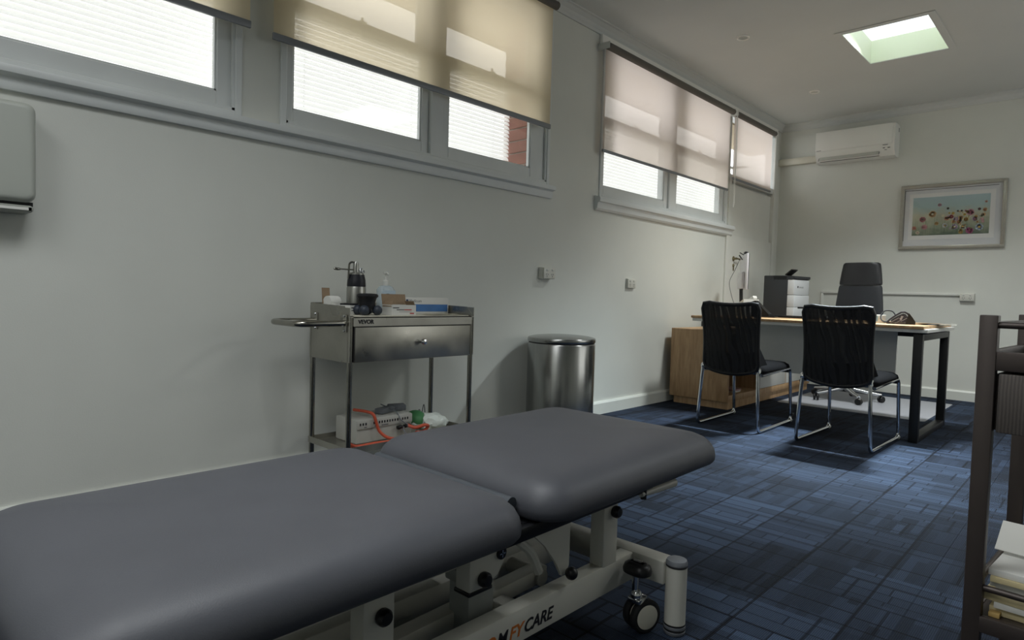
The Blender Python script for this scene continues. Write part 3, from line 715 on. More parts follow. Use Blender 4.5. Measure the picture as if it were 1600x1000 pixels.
# things on the trolley top (top at .804)
ZT = .8045
solo('paper_towel', (lambda b: b)(B(.16, .445, 1.60, 2.30, ZT, ZT+.004)), 'towel', 'creased off-white paper towel spread over the trolley top', 'paper towel', (.3, 1.95, ZT))
ZT += .0045
tb = bmesh.new()
for i, (y, dz) in enumerate(((2.02, .004), (2.09, .011), (2.16, .006), (2.23, .010), (2.28, .003))): pass
g = [[None]*6 for _ in range(9)]
for i in range(9):
    for j in range(6): g[i][j] = tb.verts.new((.37+.07*j/5+.006*math.sin(i), 2.04+.22*i/8, ZT+.001+.007*abs(math.sin(i*1.3+j*.8))*(1 if 0 < i < 8 else .1)))
for i in range(8):
    for j in range(5): tb.faces.new((g[i][j], g[i+1][j], g[i+1][j+1], g[i][j+1]))
ext = bmesh.ops.solidify(tb, geom=tb.faces[:], thickness=.0012)
solo('folded_towel', tb, 'towel', 'crumpled fold of paper towel at the right front of the trolley top', 'paper towel', (.4, 2.15, ZT))
# cryo flask
c = Vector((.235, 1.748, ZT))
t = thing('cryo_spray_flask', 'steel spray flask with black collar and side trigger on the trolley', 'spray flask', c, world=False)
part('flask_body', LT([(.046, 0), (.047, .004), (.046, .125), (.043, .135)], 26), 'steel', t)
part('collar', LT([(.044, .132), (.045, .137), (.043, .165), (.038, .185), (.038, .19)], 26), mat('dark_navy_collar', '14161f', .45), t)
part('cap', LT([(.036, .189), (.036, .196), (.03, .2), (.001, .2)], 22), 'steel', t)
part('spray_head', LT([(.014, .2), (.014, .205), (.013, .245), (.010, .252), (.001, .253)], 18, (0, -.005, 0)), 'steel', t)
lv = T(fillet([(0, -.005, .247), (0, -.03, .25), (0, -.042, .24), (0, -.046, .17)], .012, 5), .005, 8); part('trigger', lv, 'steeltube', t)
nz = T([(0, -.01, .213), (0, -.09, .213)], .0035, 8); tube(nz, [(0, -.09, .213), (0, -.1, .213), (0, -.12, .214), (0, -.125, .214)], [.0045, .007, .007, .003], 10); part('nozzle', nz, 'steeltube', t)
vk = LT([(.007, .2), (.007, .206), (.011, .212), (.009, .222), (.001, .224)], 12, (.004, .02, 0)); lathe(vk, [(.005, .198), (.006, .208), (.003, .212)], 10, (.01, .034, 0)); part('valve', vk, 'chrome', t)
# massage device: black flared knob with three balls
c = Vector((.365, 1.725, ZT))
t = thing('massage_tool', 'black flared hand massager standing on three rubber balls beside the flask', 'massager', c, world=False)
part('flared_handle', LT([(.03, .028), (.034, .032), (.036, .045), (.036, .06), (.042, .08), (.05, .088), (.05, .094), (.044, .1), (.02, .102), (.001, .102)], 26), 'puck', t)
for a in (-.9, .9, 2.5, -2.4):
    sp_ = bmesh.new(); bmesh.ops.create_uvsphere(sp_, u_segments=16, v_segments=10, radius=.0235); bmesh.ops.translate(sp_, vec=(.046*math.cos(a), .046*math.sin(a), .0235), verts=sp_.verts)
    part('ball', sp_, 'balldark', t)
# sanitiser bottle
c = Vector((.2, 1.945, ZT))
t = thing('sanitiser_bottle', 'clear pump bottle with blue label behind the open carton', 'bottle', c, world=False)
bt = cushion(-.03, .03, -.045, .045, .022, [(.004, 0), (0, .006), (0, .12), (.008, .135), (.018, .142), (.022, .143)], 5); part('bottle_body', bt, 'gel', t)
part('label', B(.0295, .0305, -.04, .04, .02, .118), mat('pale_label', 'b9cbd8', .5), t, 0)
lb = B(.0305, .031, -.04, .01, .02, .06); part('label_print', lb, 'blueprint', t, 0)
ov = LT([(.0005, 0), (.02, 0), (.02, .0006)], 20, (.0305, -.008, .09), Matrix.Rotation(PI/2, 4, 'Y') @ Matrix.Scale(.6, 4, (1, 0, 0))); part('label_badge', ov, mat('teal_print', '2f5a68', .5), t, 0)
pu = LT([(.016, .142), (.016, .165), (.012, .17), (.005, .172), (.005, .2), (.014, .202), (.014, .212), (.001, .214)], 18); tube(pu, [(0, 0, .207), (.03, -.01, .205), (.034, -.011, .196)], .004, 8); part('pump', pu, 'white', t)
# open carton
c = Vector((.37, 1.905, ZT))
t = thing('open_carton', 'small white carton with its brown inner lid flap raised, front of trolley', 'box', c, rz=0, world=False)
cb = bmesh.new(); box(cb, -.04, .04, -.072, -.07, 0, .05); box(cb, -.04, .04, .07, .072, 0, .05); box(cb, -.04, -.038, -.07, .07, 0, .05); box(cb, .038, .04, -.07, .07, 0, .05); box(cb, -.038, .038, -.07, .07, 0, .002)
part('carton', cb, 'boxwhite', t, 0)
lf = bmesh.new(); obox(lf, (-.045, 0, .075), (.002, .143, .052), (0, math.radians(-12), 0)); part('lid_flap', lf, 'card', t, 0)
for s in (-1, 1):
    k = bmesh.new(); obox(k, (0, s*.066, .055), (.07, .002, .03), (s*.5, 0, 0)); part('side_flap', k, 'card', t, 0)
pr = bmesh.new(); box(pr, .04, .0406, -.066, -.03, .034, .038); part('print', pr, 'ink', t, 0)
pr = bmesh.new(); box(pr, .04, .0406, -.045, .0, .024, .029); box(pr, .04, .0406, -.03, .045, .016, .0175); part('print', pr, 'greyink', t, 0)
pr = bmesh.new(); box(pr, .04, .0406, .001, .045, .024, .029); box(pr, .04, .0406, .035, .06, .006, .012); part('print', pr, 'redink', t, 0)
# long glove carton
c = Vector((.225, 2.17, ZT))
t = thing('long_carton', 'long white carton with a blue band lying at the back right of trolley', 'box', c, world=False)
part('carton', B(-.035, .035, -.15, .15, 0, .085, bev=.002), 'boxwhite', t)
part('blue_band', B(.035, .0356, -.148, .142, .012, .05), 'blueprint', t, 0)
tx = textmesh('Medicom', .022, .0003); xform(tx, frame3((.0352, -.12, .060), (0, 1, 0), (0, 0, 1))); part('lettering', tx, 'greyink', t, 0)
part('logo', B(.035, .0356, -.14, -.125, .06, .075), 'navyprint', t, 0)
# small opened box with roll at left
c = Vector((.23, 1.632, ZT))
t = thing('small_tape_box', 'small white box with open brown flap at the left back of trolley', 'box', c, rz=.15, world=False)
part('carton', B(-.03, .03, -.038, .038, 0, .052, bev=.002), 'boxwhite', t)
fl_ = bmesh.new(); obox(fl_, (-.03, -.025, .085), (.002, .045, .075), (0, -.1, 0)); part('lid_flap', fl_, 'card', t, 0)
part('tape_roll', LT([(.016, -.03), (.03, -.03), (.031, 0), (.03, .03), (.016, .03)], 22, (.0, -.012, .055+.0), Matrix.Rotation(PI/2, 4, 'X')), 'paper', t)
c = Vector((.30, 1.668, ZT))
t = thing('flat_carton', 'tiny white printed box with black top beside the steel flask', 'box', c, rz=.3, world=False)
part('carton', B(-.03, .03, -.028, .028, 0, .045, bev=.001), 'boxwhite', t)
part('black_lid', B(-.0302, .0302, -.0282, .0282, .0452, .052), 'ink', t, 0)
pr = bmesh.new(); box(pr, .03, .0305, -.02, .005, .03, .034); box(pr, .03, .0305, -.02, .015, .018, .021); part('print', pr, 'ink', t, 0)

# things on the trolley's lower shelf (top .192)
ZS = .1925
t = thing('network_router', 'grey network switch box with a row of dark ports on the lower trolley shelf', 'router', (.28, 1.87, ZS))
part('case', B(.15, .33, 1.70, 2.03, ZS, ZS+.115, bev=.006), 'router', t)
part('face_step', B(.33, .336, 1.702, 2.028, ZS+.07, ZS+.112, bev=.002), 'router', t)
pm = None
for k in range(19):
    if k in (3, 4, 15): continue
    y = 1.715+k*.0155
    if pm is None: o = part('port', B(.336, .3366, y, y+.008, ZS+.087, ZS+.099), 'ink', t, 0); pm = o; py = y
    else: o = pm.copy(); COL.objects.link(o); o.location = (0, y-py, 0)
part('marking', (lambda b: (box(b, .336, .3365, 1.80, 1.815, ZS+.074, ZS+.08), box(b, .336, .3365, 1.84, 1.88, ZS+.074, ZS+.08), b)[2])(B(.336, .3365, 1.74, 1.755, ZS+.074, ZS+.08)), 'greyink', t, 0)
solo('grey_adapter', (lambda b: (obox(b, (.25, 1.92, ZS+.13), (.05, .11, .026), (0, 0, .35), .004), obox(b, (.24, 2.0, ZS+.134), (.045, .09, .03), (0, .1, -.3), .005), b)[2])(bmesh.new()), 'greycap', 'grey plug adapters lying on top of the network box', 'adapter', (.25, 1.94, ZS+.115))
tube_o = lambda pts, r=.0075: T(smooth(pts, 6), r, 8)
solo('orange_cable', tube_o([(.2, 1.77, ZS+.14), (.3, 1.775, ZS+.145), (.345, 1.785, ZS+.135), (.352, 1.8, ZS+.09), (.36, 1.815, ZS+.05), (.385, 1.85, ZS+.02), (.40, 1.92, ZS+.01), (.39, 2.0, ZS+.01)]), 'orangecable', 'orange cable looping down over the front of the network box', 'cable', (.36, 1.8, ZS+.01))
solo('orange_cable', tube_o([(.41, 1.61, ZS+.03), (.40, 1.66, ZS+.01), (.41, 1.75, ZS+.012), (.425, 1.85, ZS+.012), (.42, 1.95, ZS+.012), (.40, 2.08, ZS+.012)], .009), 'orangecable', 'orange cable lying along the front edge of the lower trolley shelf', 'cable', (.41, 1.8, ZS))
solo('orange_cable', tube_o([(.352, 1.985, ZS+.06), (.385, 2.01, ZS+.05), (.405, 2.05, ZS+.06), (.40, 2.08, ZS+.05), (.395, 2.05, ZS+.025), (.405, 2.0, ZS+.03)], .0085), 'orangecable', 'coiled orange cable end between the network box and wipes pack', 'cable', (.37, 2.05, ZS))
solo('grey_cable', tube_o([(.2, 1.93, ZS+.15), (.31, 1.94, ZS+.13), (.345, 1.95, ZS+.09), (.36, 1.985, ZS+.06), (.35, 1.96, ZS+.05), (.37, 1.965, ZS+.02)], .003), 'greycap', 'thin grey cable hanging over the right of the network box', 'cable', (.33, 1.94, ZS+.02))
solo('black_plug', (lambda b: (obox(b, (.348, 1.94, ZS+.055), (.02, .03, .018), (.2, 0, 0), .004), obox(b, (.35, 1.985, ZS+.058), (.02, .04, .016), (.1, 0, 0), .004), b)[2])(bmesh.new()), 'blackplastic', 'black plugs pushed into the front of the network box', 'plug', (.348, 1.96, ZS+.05))
bg = bmesh.new(); bmesh.ops.create_icosphere(bg, subdivisions=3, radius=1)
for v in bg.verts:
    n = v.co.copy(); k = 1+.12*math.sin(n.x*7+n.y*5)+.08*math.sin(n.z*9+n.y*11)
    v.co = Vector((.30+.075*n.x*k, 2.17+.10*n.y*k, ZS+.046+.045*n.z*k*(1 if n.z > 0 else 1)))
    if v.co.z < ZS+.0005: v.co.z = ZS+.0005
    v.co.z += .03*max(0, -n.y)*max(0, n.z)
t = thing('wipes_pack', 'crumpled white wipes pack with green end on the lower trolley shelf', 'pack', (.3, 2.17, ZS))
part('pack_body', bg, 'whitebag', t)
gr = bmesh.new(); bmesh.ops.create_icosphere(gr, subdivisions=3, radius=1)
for v in gr.verts: v.co = Vector((.27+.072*v.co.x, 2.105+.05*v.co.y, ZS+.06+.05*v.co.z))
part('green_end', gr, 'greencloth', t)
solo('wire_clip', T(smooth([(.16, 2.2, ZS+.001), (.16, 2.2, ZS+.06), (.16, 2.215, ZS+.085), (.16, 2.23, ZS+.06), (.16, 2.245, ZS+.11), (.16, 2.255, ZS+.06), (.16, 2.255, ZS+.001)], 5), .002, 6), 'ink', 'bent dark wire standing behind the wipes pack', 'wire', (.16, 2.23, ZS))

# ------------------------------------------------------------------ steel bin
t = thing('pedal_bin', 'tall round brushed steel pedal bin against the window wall', 'bin', (.253, 3.33, 0), world=False)
part('body', LT([(.222, .0), (.224, .02), (.224, .605), (.22, .612)], 64), 'binsteel', t)
part('base_ring', LT([(.226, .0), (.228, .008), (.228, .03), (.2245, .034)], 48, capb=True, capt=False), 'rubber', t)
part('lid_gap', LT([(.218, .61), (.218, .622)], 48), 'dark', t)
part('lid', LT([(.224, .62), (.226, .624), (.226, .640), (.222, .648), (.19, .657), (.12, .664), (.0005, .668)], 64), 'binsteel', t)
part('pedal', B(.20, .265, -.05, .05, .018, .034, bev=.006), 'blacksteel', t)

# ------------------------------------------------------------------ treatment bed
t = thing('treatment_bed', 'dark grey two-section physiotherapy bed on a cream steel frame in the foreground', 'treatment bed', (1.67, 1.0, 0))
cp = [(.03, 0), (.008, .003), (.001, .012), (.0, .027), (.004, .046), (.013, .063), (.029, .078), (.050, .088), (.078, .095), (.115, .099), (.16, .102), (.22, .104), (.29, .105)]
CX0, CX1 = 1.315, 2.028
def bedc(y0, y1, z, tilt, piv):
    bm = cushion(CX0, CX1, y0, y1, .085, [(i, zz+z) for i, zz in cp], 9)
    if tilt: xform(bm, Matrix.Translation((0, piv, z)) @ Matrix.Rotation(tilt, 4, 'X') @ Matrix.Translation((0, -piv, -z)))
    return bm
part('leg_cushion', bedc(.16, 1.04, .402, 0, 0), 'leather', t, 60)
part('back_cushion', bedc(1.088, 1.955, .407, math.radians(.4), 1.05), 'leather', t, 60)
part('hinge_roll', T([(1.40, 1.066, .450), (1.66, 1.066, .449), (1.925, 1.066, .446)], .017, 16), 'piping', t)
part('back_mounting_rail', (lambda b: (xform(b, Matrix.Translation((0, 1.0, .385)) @ Matrix.Rotation(math.radians(.4), 4, 'X') @ Matrix.Translation((0, -1.0, -.385)))))(
    (lambda b: (box(b, 1.945, 1.97, .985, 1.62, .372, .404, bev=.004), box(b, 1.36, 1.39, .985, 1.62, .372, .404, bev=.004), b)[2])(B(1.39, 1.955, 1.08, 1.80, .390, .404))), 'blacksteel', t)
part('leg_mounting_board', B(1.36, 1.985, .17, .965, .388, .402, bev=.003), 'blacksteel', t)
# under frame
part('upper_frame', (lambda b: (box(b, 1.86, 1.90, .2, 1.0, .33, .388, bev=.004), box(b, 1.44, 1.48, .2, 1.0, .33, .388, bev=.004), box(b, 1.48, 1.86, .3, .34, .33, .388, bev=.004), b)[3])(B(1.48, 1.86, .93, .97, .33, .388, bev=.004)), 'bedframe', t)
def post(y0, y1, z0, z1, x1=1.94):
    return B(x1-.045, x1, y0, y1, z0, z1, bev=.004)
p0 = part('frame_post', post(.66, .73, .20, .392), 'bedframe', t)
p1 = part('frame_post', post(.925, .99, .287, .388), 'bedframe', t)
p2 = part('frame_post', post(1.42, 1.487, .192, .376), 'bedframe', t)
part('post_cap', B(1.893, 1.942, 1.418, 1.489, .374, .384, bev=.002), 'blacksteel', t)
part('post_cap', B(1.893, 1.942, .922, .993, .280, .289, bev=.002), 'blacksteel', t)
for y, z, p_ in ((.699, .322, p0), (.962, .311, p1), (1.465, .342, p2)):
    part('knob', LT([(.014, 0), (.0165, .004), (.0165, .014), (.012, .02), (.001, .021)], 16, (1.94, y, z), Matrix.Rotation(PI/2, 4, 'Y')), 'blackplastic', p_)
lu = PR([(.985, .335), (.985, .372), (1.03, .372), (1.048, .355), (1.045, .335), (1.02, .30), (.985, .287)], 'x', 1.925, 1.931); part('hinge_lug', lu, 'bedframe', t)
pn = LT([(.014, 0), (.014, .005), (.001, .006)], 18, (1.931, 1.028, .346), Matrix.Rotation(PI/2, 4, 'Y')); part('hinge_pin', pn, 'blacksteel', t)
pc = B(1.9372, 1.9378, 1.019, 1.037, .3445, .3475); box(pc, 1.9372, 1.9378, 1.0265, 1.0295, .337, .355); part('pin_cross', pc, 'chrome', t, 0)
gs = PR([(1.12, .375), (1.29, .385), (1.288, .24), (1.278, .222), (1.26, .22), (1.235, .26), (1.19, .315)], 'x', 1.918, 1.926); part('ratchet_plate', gs, 'bedframe', t)
part('knob', (lambda b: (bmesh.ops.translate(b, vec=(1.945, 1.275, .228), verts=b.verts), b)[1])((lambda b: (bmesh.ops.create_uvsphere(b, u_segments=16, v_segments=10, radius=.0165), b)[1])(bmesh.new())), 'blackplastic', t)
ar = T(smooth([(1.90, 1.12, .34), (1.90, 1.165, .30), (1.90, 1.2, .24)], 6), .012, 8); part('ratchet_arc', ar, 'bedframe', t)
lv = T([(1.965, 1.56, .374), (1.965, 1.64, .373), (1.965, 1.745, .372)], [.008, .012, .014], 12); part('release_lever', lv, 'bedframe', t)
part('lever_knob', T([(1.965, 1.575, .358), (1.965, 1.575, .395)], .009, 10), 'blackplastic', t)
# base rails
part('base_rail', (lambda b: b)(B(1.895, 1.94, .26, 1.60, .118, .198, bev=.004)), 'bedframe', t)
part('base_rail', B(1.40, 1.445, .26, 1.60, .118, .198, bev=.004), 'bedframe', t)
part('centre_beam', B(1.655, 1.715, .05, 1.57, .125, .198, bev=.004), 'bedframe', t)
la = bmesh.new(); obox(la, (1.80, .72, .155), (.045, 1.22, .042), (.03, 0, 0), .004); part('lift_arm', la, 'bedframe', t)
part('arm_axle', T([(1.66, 1.30, .17), (1.83, 1.30, .17)], .022, 14), 'bedframe', t)
co_ = B(1.80, 1.87, .99, 1.075, .05, .27, bev=.008); part('lift_column', co_, 'bedgrey', t)
part('column_collar', B(1.79, 1.878, .985, 1.08, .255, .285, bev=.006), 'bedgrey', t)
part('motor_block', B(1.74, 1.80, .80, .93, .10, .17, bev=.006), 'bedgrey', t)
part('foot_bracket', B(1.83, 1.90, 1.08, 1.15, .13, .178, bev=.004), 'bedframe', t)
for y in (1.60, .26):
    part('cross_bar', B(1.30, 2.04, y-.03, y+.03, .135, .2, bev=.004), 'bedframe', t)
    for x in (2.063, 1.277):
        ft = part('foot', LT([(.029, .028), (.029, .195)], 28, (x, y, 0)), 'bedframe', t)
        part('foot_cap', LT([(.030, .195), (.030, .2), (.027, .207), (.001, .208)], 28, (x, y, 0)), 'greycap', ft)
        rb = LT([(.027, 0), (.030, .004), (.030, .01), (.027, .012), (.027, .016), (.030, .018), (.030, .024), (.027, .027)], 28, (x, y, 0)); part('foot_pad', rb, 'greycap', ft)
        part('foot_band', LT([(.0295, .012), (.0303, .014), (.0295, .017)], 28, (x, y, 0), capb=False, capt=False), 'rubber', ft)
        part('foot_band', LT([(.0295, .026), (.0303, .028), (.0295, .031)], 28, (x, y, 0), capb=False, capt=False), 'rubber', ft)
        part('foot_band', LT([(.0295, .189), (.0306, .192), (.0295, .195)], 28, (x, y, 0), capb=False, capt=False), 'rubber', ft)
for x, y in ((1.99, 1.515), (1.99, .36), (1.35, 1.515), (1.35, .36)):
    s = 1 if x > 1.67 else -1
    cs = part('caster', T([(x-.005*s, y, .09), (x-.005*s, y, .17)], .009, 12), 'chrome', t)
    yo = y+.03; rr = .047
    wh = bmesh.new()
    for dx in (-.017, .017):
        wr = Matrix.Translation((x, yo, rr+.0005)) @ Matrix.Rotation(math.radians(-22)*s, 4, 'Z')
        lathe(wh, [(.026, -.011), (.041, -.011), (rr, -.006), (rr, .006), (.041, .011), (.026, .011)], 28, mtx=wr @ Matrix.Translation((dx, 0, 0)) @ Matrix.Rotation(PI/2, 4, 'Y'))
    part('tyre', wh, 'rubber', cs)
    hb = bmesh.new()
    for dx in (-.017, .017):
        lathe(hb, [(.001, -.013), (.03, -.013), (.034, -.0112), (.034, .0112), (.03, .013), (.001, .013)], 28, mtx=wr @ Matrix.Translation((dx, 0, 0)) @ Matrix.Rotation(PI/2, 4, 'Y'))
    part('wheel_hub', hb, 'white2', cs)
    fk = B(x-.02, x+.02, y-.016, y+.03, .088, .105, bev=.006); lathe(fk, [(.014, .10), (.016, .106), (.014, .118), (.01, .122)], 16, (x, y, 0)); part('wheel_fork', fk, 'chrome', cs)
    pdl = cushion(-.041, .041, -.030, .030, .028, [(.008, 0), (.001, .005), (0, .014), (.004, .026), (.014, .033), (.02, .034)], 6); bmesh.ops.translate(pdl, vec=(x, y, .168), verts=pdl.verts); box(pdl, x-.012, x+.012, y-.004, y+.004, .2005, .204)
    part('brake_pedal', pdl, 'blackplastic', cs)
# lettering on the near base rail
for s, y, m in (('COM', .755, 'ink'), ('FY', .937, 'orangeink'), ('CARE', 1.005, 'ink')):
    pass
def railtext(s, y, size, m):
    tx = textmesh(s, size, .0004, .25, .001); xs = [v.co.x for v in tx.verts]; wdt = max(xs)
    xform(tx, frame3((1.9403, y, .136), (0, 1, 0), (0, 0, 1))); part('lettering', tx, m, t, 0); return y+wdt
y = railtext('CO', .944, .042, 'orangeink'); y = railtext('M', y+.002, .042, 'ink'); y = railtext('FY', y+.002, .042, 'orangeink'); railtext('CARE', y-.005, .042, 'ink')

# ------------------------------------------------------------------ desk group
t = thing('office_desk', 'oak topped desk with a black rectangular steel end frame and white modesty panel', 'desk', (1.2, 5.48, 0))
dx0, dx1, dy0, dy1, dz = .33, 2.02, 4.97, 5.98, .79
part('desk_top', B(dx0, dx1-.01, dy0, dy1, dz-.020, dz, bev=.002), 'oak', t)
part('under_top', B(dx0+.01, dx1+.012, dy0+.006, dy1-.006, dz-.045, dz-.0205, bev=.003), 'deskwhite', t)
lg = bmesh.new(); lx0, lx1 = 1.95, 2.005
box(lg, lx0, lx1, 4.985, 5.035, 0, .735, bev=.003); box(lg, lx0, lx1, 5.92, 5.97, 0, .735, bev=.003); box(lg, lx0, lx1, 5.035, 5.92, 0, .04, bev=.003); box(lg, lx0, lx1, 5.035, 5.92, .69, .735, bev=.003)
part('end_frame', lg, 'deskblack', t)
lg = bmesh.new(); box(lg, .40, .455, 5.02, 5.07, .70, .743, bev=.003); box(lg, .40, 1.95, 5.3, 5.34, .703, .743, bev=.003); box(lg, .40, 1.95, 5.8, 5.84, .703, .743, bev=.003)
part('support_beam', lg, 'deskblack', t)
part('modesty_panel', (lambda b: b)(PR([(.64, .735), (1.80, .735), (1.80, .385), (1.775, .36), (.64, .36)], 'y', 5.245, 5.263)), 'deskwhite', t)
part('screw_cap', LT([(.001, -.003), (.008, -.003), (.008, 0)], 14, (1.64, 5.245, .705), Matrix.Rotation(-PI/2, 4, 'X') @ Matrix.Rotation(PI, 4, 'X')), 'ink', t)

t = thing('credenza', 'low oak return cabinet with an open bay at the left end of the desk', 'cabinet', (.33, 6.1, 0))
cx0, cx1, cy0, cy1, cz = .055, .60, 5.15, 7.15, .665
part('end_panel', B(cx0, cx1, cy0, cy0+.02, .065, cz, bev=.002), 'oak', t)
part('end_panel', B(cx0, cx1, cy1-.02, cy1, .065, cz, bev=.002), 'oak', t)
part('top_board', B(cx0, cx1, cy0+.02, cy1-.02, cz-.02, cz, bev=.002), 'oak', t)
part('base_board', B(cx0, cx1, cy0+.02, cy1-.02, .065, .12, bev=.002), 'oak', t)
part('back_board', B(cx0, cx0+.015, cy0+.02, cy1-.02, .12, cz-.02), 'oak', t, 0)
part('divider', B(cx0+.015, cx1-.005, 5.80, 5.82, .12, cz-.02), 'oak', t, 0)
part('divider', B(cx0+.015, cx1-.005, 6.45, 6.47, .12, cz-.02), 'oak', t, 0)
for a, b_ in ((5.823, 6.448), (6.473, 7.127)):
    dd = part('door', B(cx1-.018, cx1+.001, a, b_, .123, cz-.023, bev=.002), 'deskwhite', t)
    part('handle', B(cx1+.001, cx1+.012, a+.02, a+.03, .35, .47, bev=.002), 'chrome', dd)
part('plinth', B(cx0+.03, cx1-.012, cy0+.03, cy1-.03, 0, .065), 'oak', t, 0)
t = thing('book_pile', 'small pile of pink and white booklets inside the open cabinet bay', 'books', (.45, 5.45, .12))
part('booklet', B(.35, .55, 5.38, 5.52, .1205, .135), 'paper', t, 0); part('booklet', B(.36, .56, 5.37, 5.51, .1355, .148), mat('dusty_pink_cover', 'b08a86', .7), t, 0)

# mesh visitor chairs
def visitor(loc, label):
    t = thing('visitor_chair', label, 'chair', loc, group='mesh visitor chairs at the desk', world=False)
    hw = .225
    for s in (-1, 1):
        x = s*hw
        fr = T(fillet([(x*.90, -.315, .45), (x, -.33, .012), (x, .335, .012), (x*.98, .285, .425), (x*.98, -.29, .405)], .045, 6), .0115, 12)
        part('side_frame', fr, 'chrome', t)
        bk = LT([(.02, -.012), (.024, -.006), (.024, .006), (.02, .012)], 16, (x*.90, -.305, .44), Matrix.Rotation(PI/2, 4, 'Y')); part('hinge_bracket', bk, 'chrome', t)
        g_ = LT([(.014, -.012), (.015, 0), (.014, .012)], 12, (x, .325, .016), Matrix.Rotation(PI/2, 4, 'X')); part('floor_glide', g_, 'white', t)
    part('cross_tube', T([(-hw*.98, .255, .40), (hw*.98, .255, .40)], .009, 10), 'blacksteel', t)
    part('cross_tube', T([(-hw*.98, -.2, .405), (hw*.98, -.2, .405)], .009, 10), 'chrome', t)
    sc = cushion(-.232, .232, -.30, .30, .07, [(.02, .412), (.004, .418), (0, .432), (.006, .452), (.03, .468), (.08, .474), (.15, .475)], 7)
    part('seat', sc, 'seatfab', t, 60)
    arm = T(smooth([(.222, -.30, .66), (.225, -.26, .60), (.225, -.17, .52), (.222, -.06, .46)], 6), .008, 8); arm2 = bmesh.new()
    gus = PR([(-.33, .46), (-.33, .62), (-.29, .60), (-.12, .462)], 'x', .186, .198); part('side_web', gus, 'seatfab', t)
    gus = PR([(-.33, .46), (-.33, .62), (-.29, .60), (-.12, .462)], 'x', -.190, -.178); part('side_web', gus, 'seatfab', t)
    # backrest: curved mesh panel with a rim
    def bp(u, v, off=0):     # u -1..1 across, v 0..1 up
        wd = .200+.010*v-.012*math.sin(v*PI)*1+ (.012 if v > .9 else 0)*(v-.9)*10
        if v > .90: wd *= 1-.20*((v-.90)/.10)**2.5
        if v < .08: wd *= 1-.10*((.08-v)/.08)**2
        z = .405+.49*v+(.016*u*u*v) - .0*(1-v) + (.03*u*u)*(1-v)
        y = -.352-.02*v-.035*math.sin(v*PI*.9)*0 - .03*(1-u*u)*(.4+.6*math.sin(v*PI)) - .03*v*v
        return Vector((u*wd+.016, y+off, z))
    nu, nv = 16, 18
    for nm, off, mm in (('back_mesh', 0, 'mesh'), ('inner_mesh', .022, 'mesh')):
        b = bmesh.new(); g = [[b.verts.new(bp(-1+2*i/nu, j/nv, off)) for i in range(nu+1)] for j in range(nv+1)]
        for j in range(nv):
            for i in range(nu): b.faces.new((g[j][i], g[j][i+1], g[j+1][i+1], g[j+1][i]))
        part(nm, b, mm, t)
    # solid lower panel behind the lumbar
    b = bmesh.new(); g = [[b.verts.new(bp(-.97+1.94*i/nu, j/12*.30, .012)) for i in range(nu+1)] for j in range(13)]
    for j in range(12):
        for i in range(nu): b.faces.new((g[j][i], g[j][i+1], g[j+1][i+1], g[j+1][i]))
    part('lower_panel', b, 'seatfab', t)
    loop = [bp(-1+2*i/14, 0, .011) for i in range(1, 14)]+[bp(1, .02+.96*j/12, .011) for j in range(13)]+[bp(1-2*i/14, 1, .011) for i in range(1, 14)]+[bp(-1, .98-.96*j/12, .011) for j in range(13)]
    part('back_rim', T(loop, .0145, 10, closed=True), 'meshrim', t)
    return t
v1 = visitor((.927, 4.735, 0), 'black mesh visitor chair on chrome sled legs, left one beside the oak cabinet')
v2 = clone(v1); v2.location = (1.65, 4.715, 0); v2['label'] = 'black mesh visitor chair on chrome sled legs, right one nearer the black desk frame'
v1.rotation_euler.z = math.radians(1); v2.rotation_euler.z = math.radians(-1)

# chair mat and office chair
t = solo('chair_mat', PR(rrect(.70, 1.87, 5.97, 7.25, .03), 'z', .0008, .0035), 'mat', 'translucent grey vinyl chair mat on the carpet under the desk', 'chair mat', (1.28, 6.6, 0), sm=0)
ZM = .0036
t = thing('office_chair', 'tall black leatherette office chair with headrest behind the desk', 'office chair', (1.085, 6.66, ZM), math.radians(-6), world=False)
for k in range(5):
    a = 2*PI*k/5+.45; ca, sa = math.cos(a), math.sin(a)
    am = T([(.03*ca, .03*sa, .115), (.2*ca, .2*sa, .085), (.31*ca, .31*sa, .07)], [.026, .018, .014], 10); part('base_arm', am, 'chrome', t)
    wb = bmesh.new(); m_ = Matrix.Translation((.31*ca, .31*sa, .03)) @ Matrix.Rotation(a+.8, 4, 'Z')
    for dy in (-.014, .014): lathe(wb, [(.001, -.009), (.026, -.009), (.03, -.004), (.03, .004), (.026, .009), (.001, .009)], 18, mtx=m_ @ Matrix.Translation((0, dy, 0)) @ Matrix.Rotation(PI/2, 4, 'X'))
    tube(wb, [(.31*ca, .31*sa, .035), (.31*ca, .31*sa, .07)], .006, 8); part('caster', wb, 'blackplastic', t)
part('gas_lift', T([(0, 0, .09), (0, 0, .25), (0, 0, .251), (0, 0, .42)], [.03, .03, .017, .017], 16), 'blackplastic', t)
part('mechanism', B(-.1, .1, -.12, .12, .415, .455, bev=.01), 'blackplastic', t)
part('seat', cushion(-.25, .25, -.27, .25, .09, [(.03, .455), (.006, .462), (0, .485), (.008, .51), (.04, .528), (.1, .533), (.17, .533)], 7), 'chairleather', t, 60)
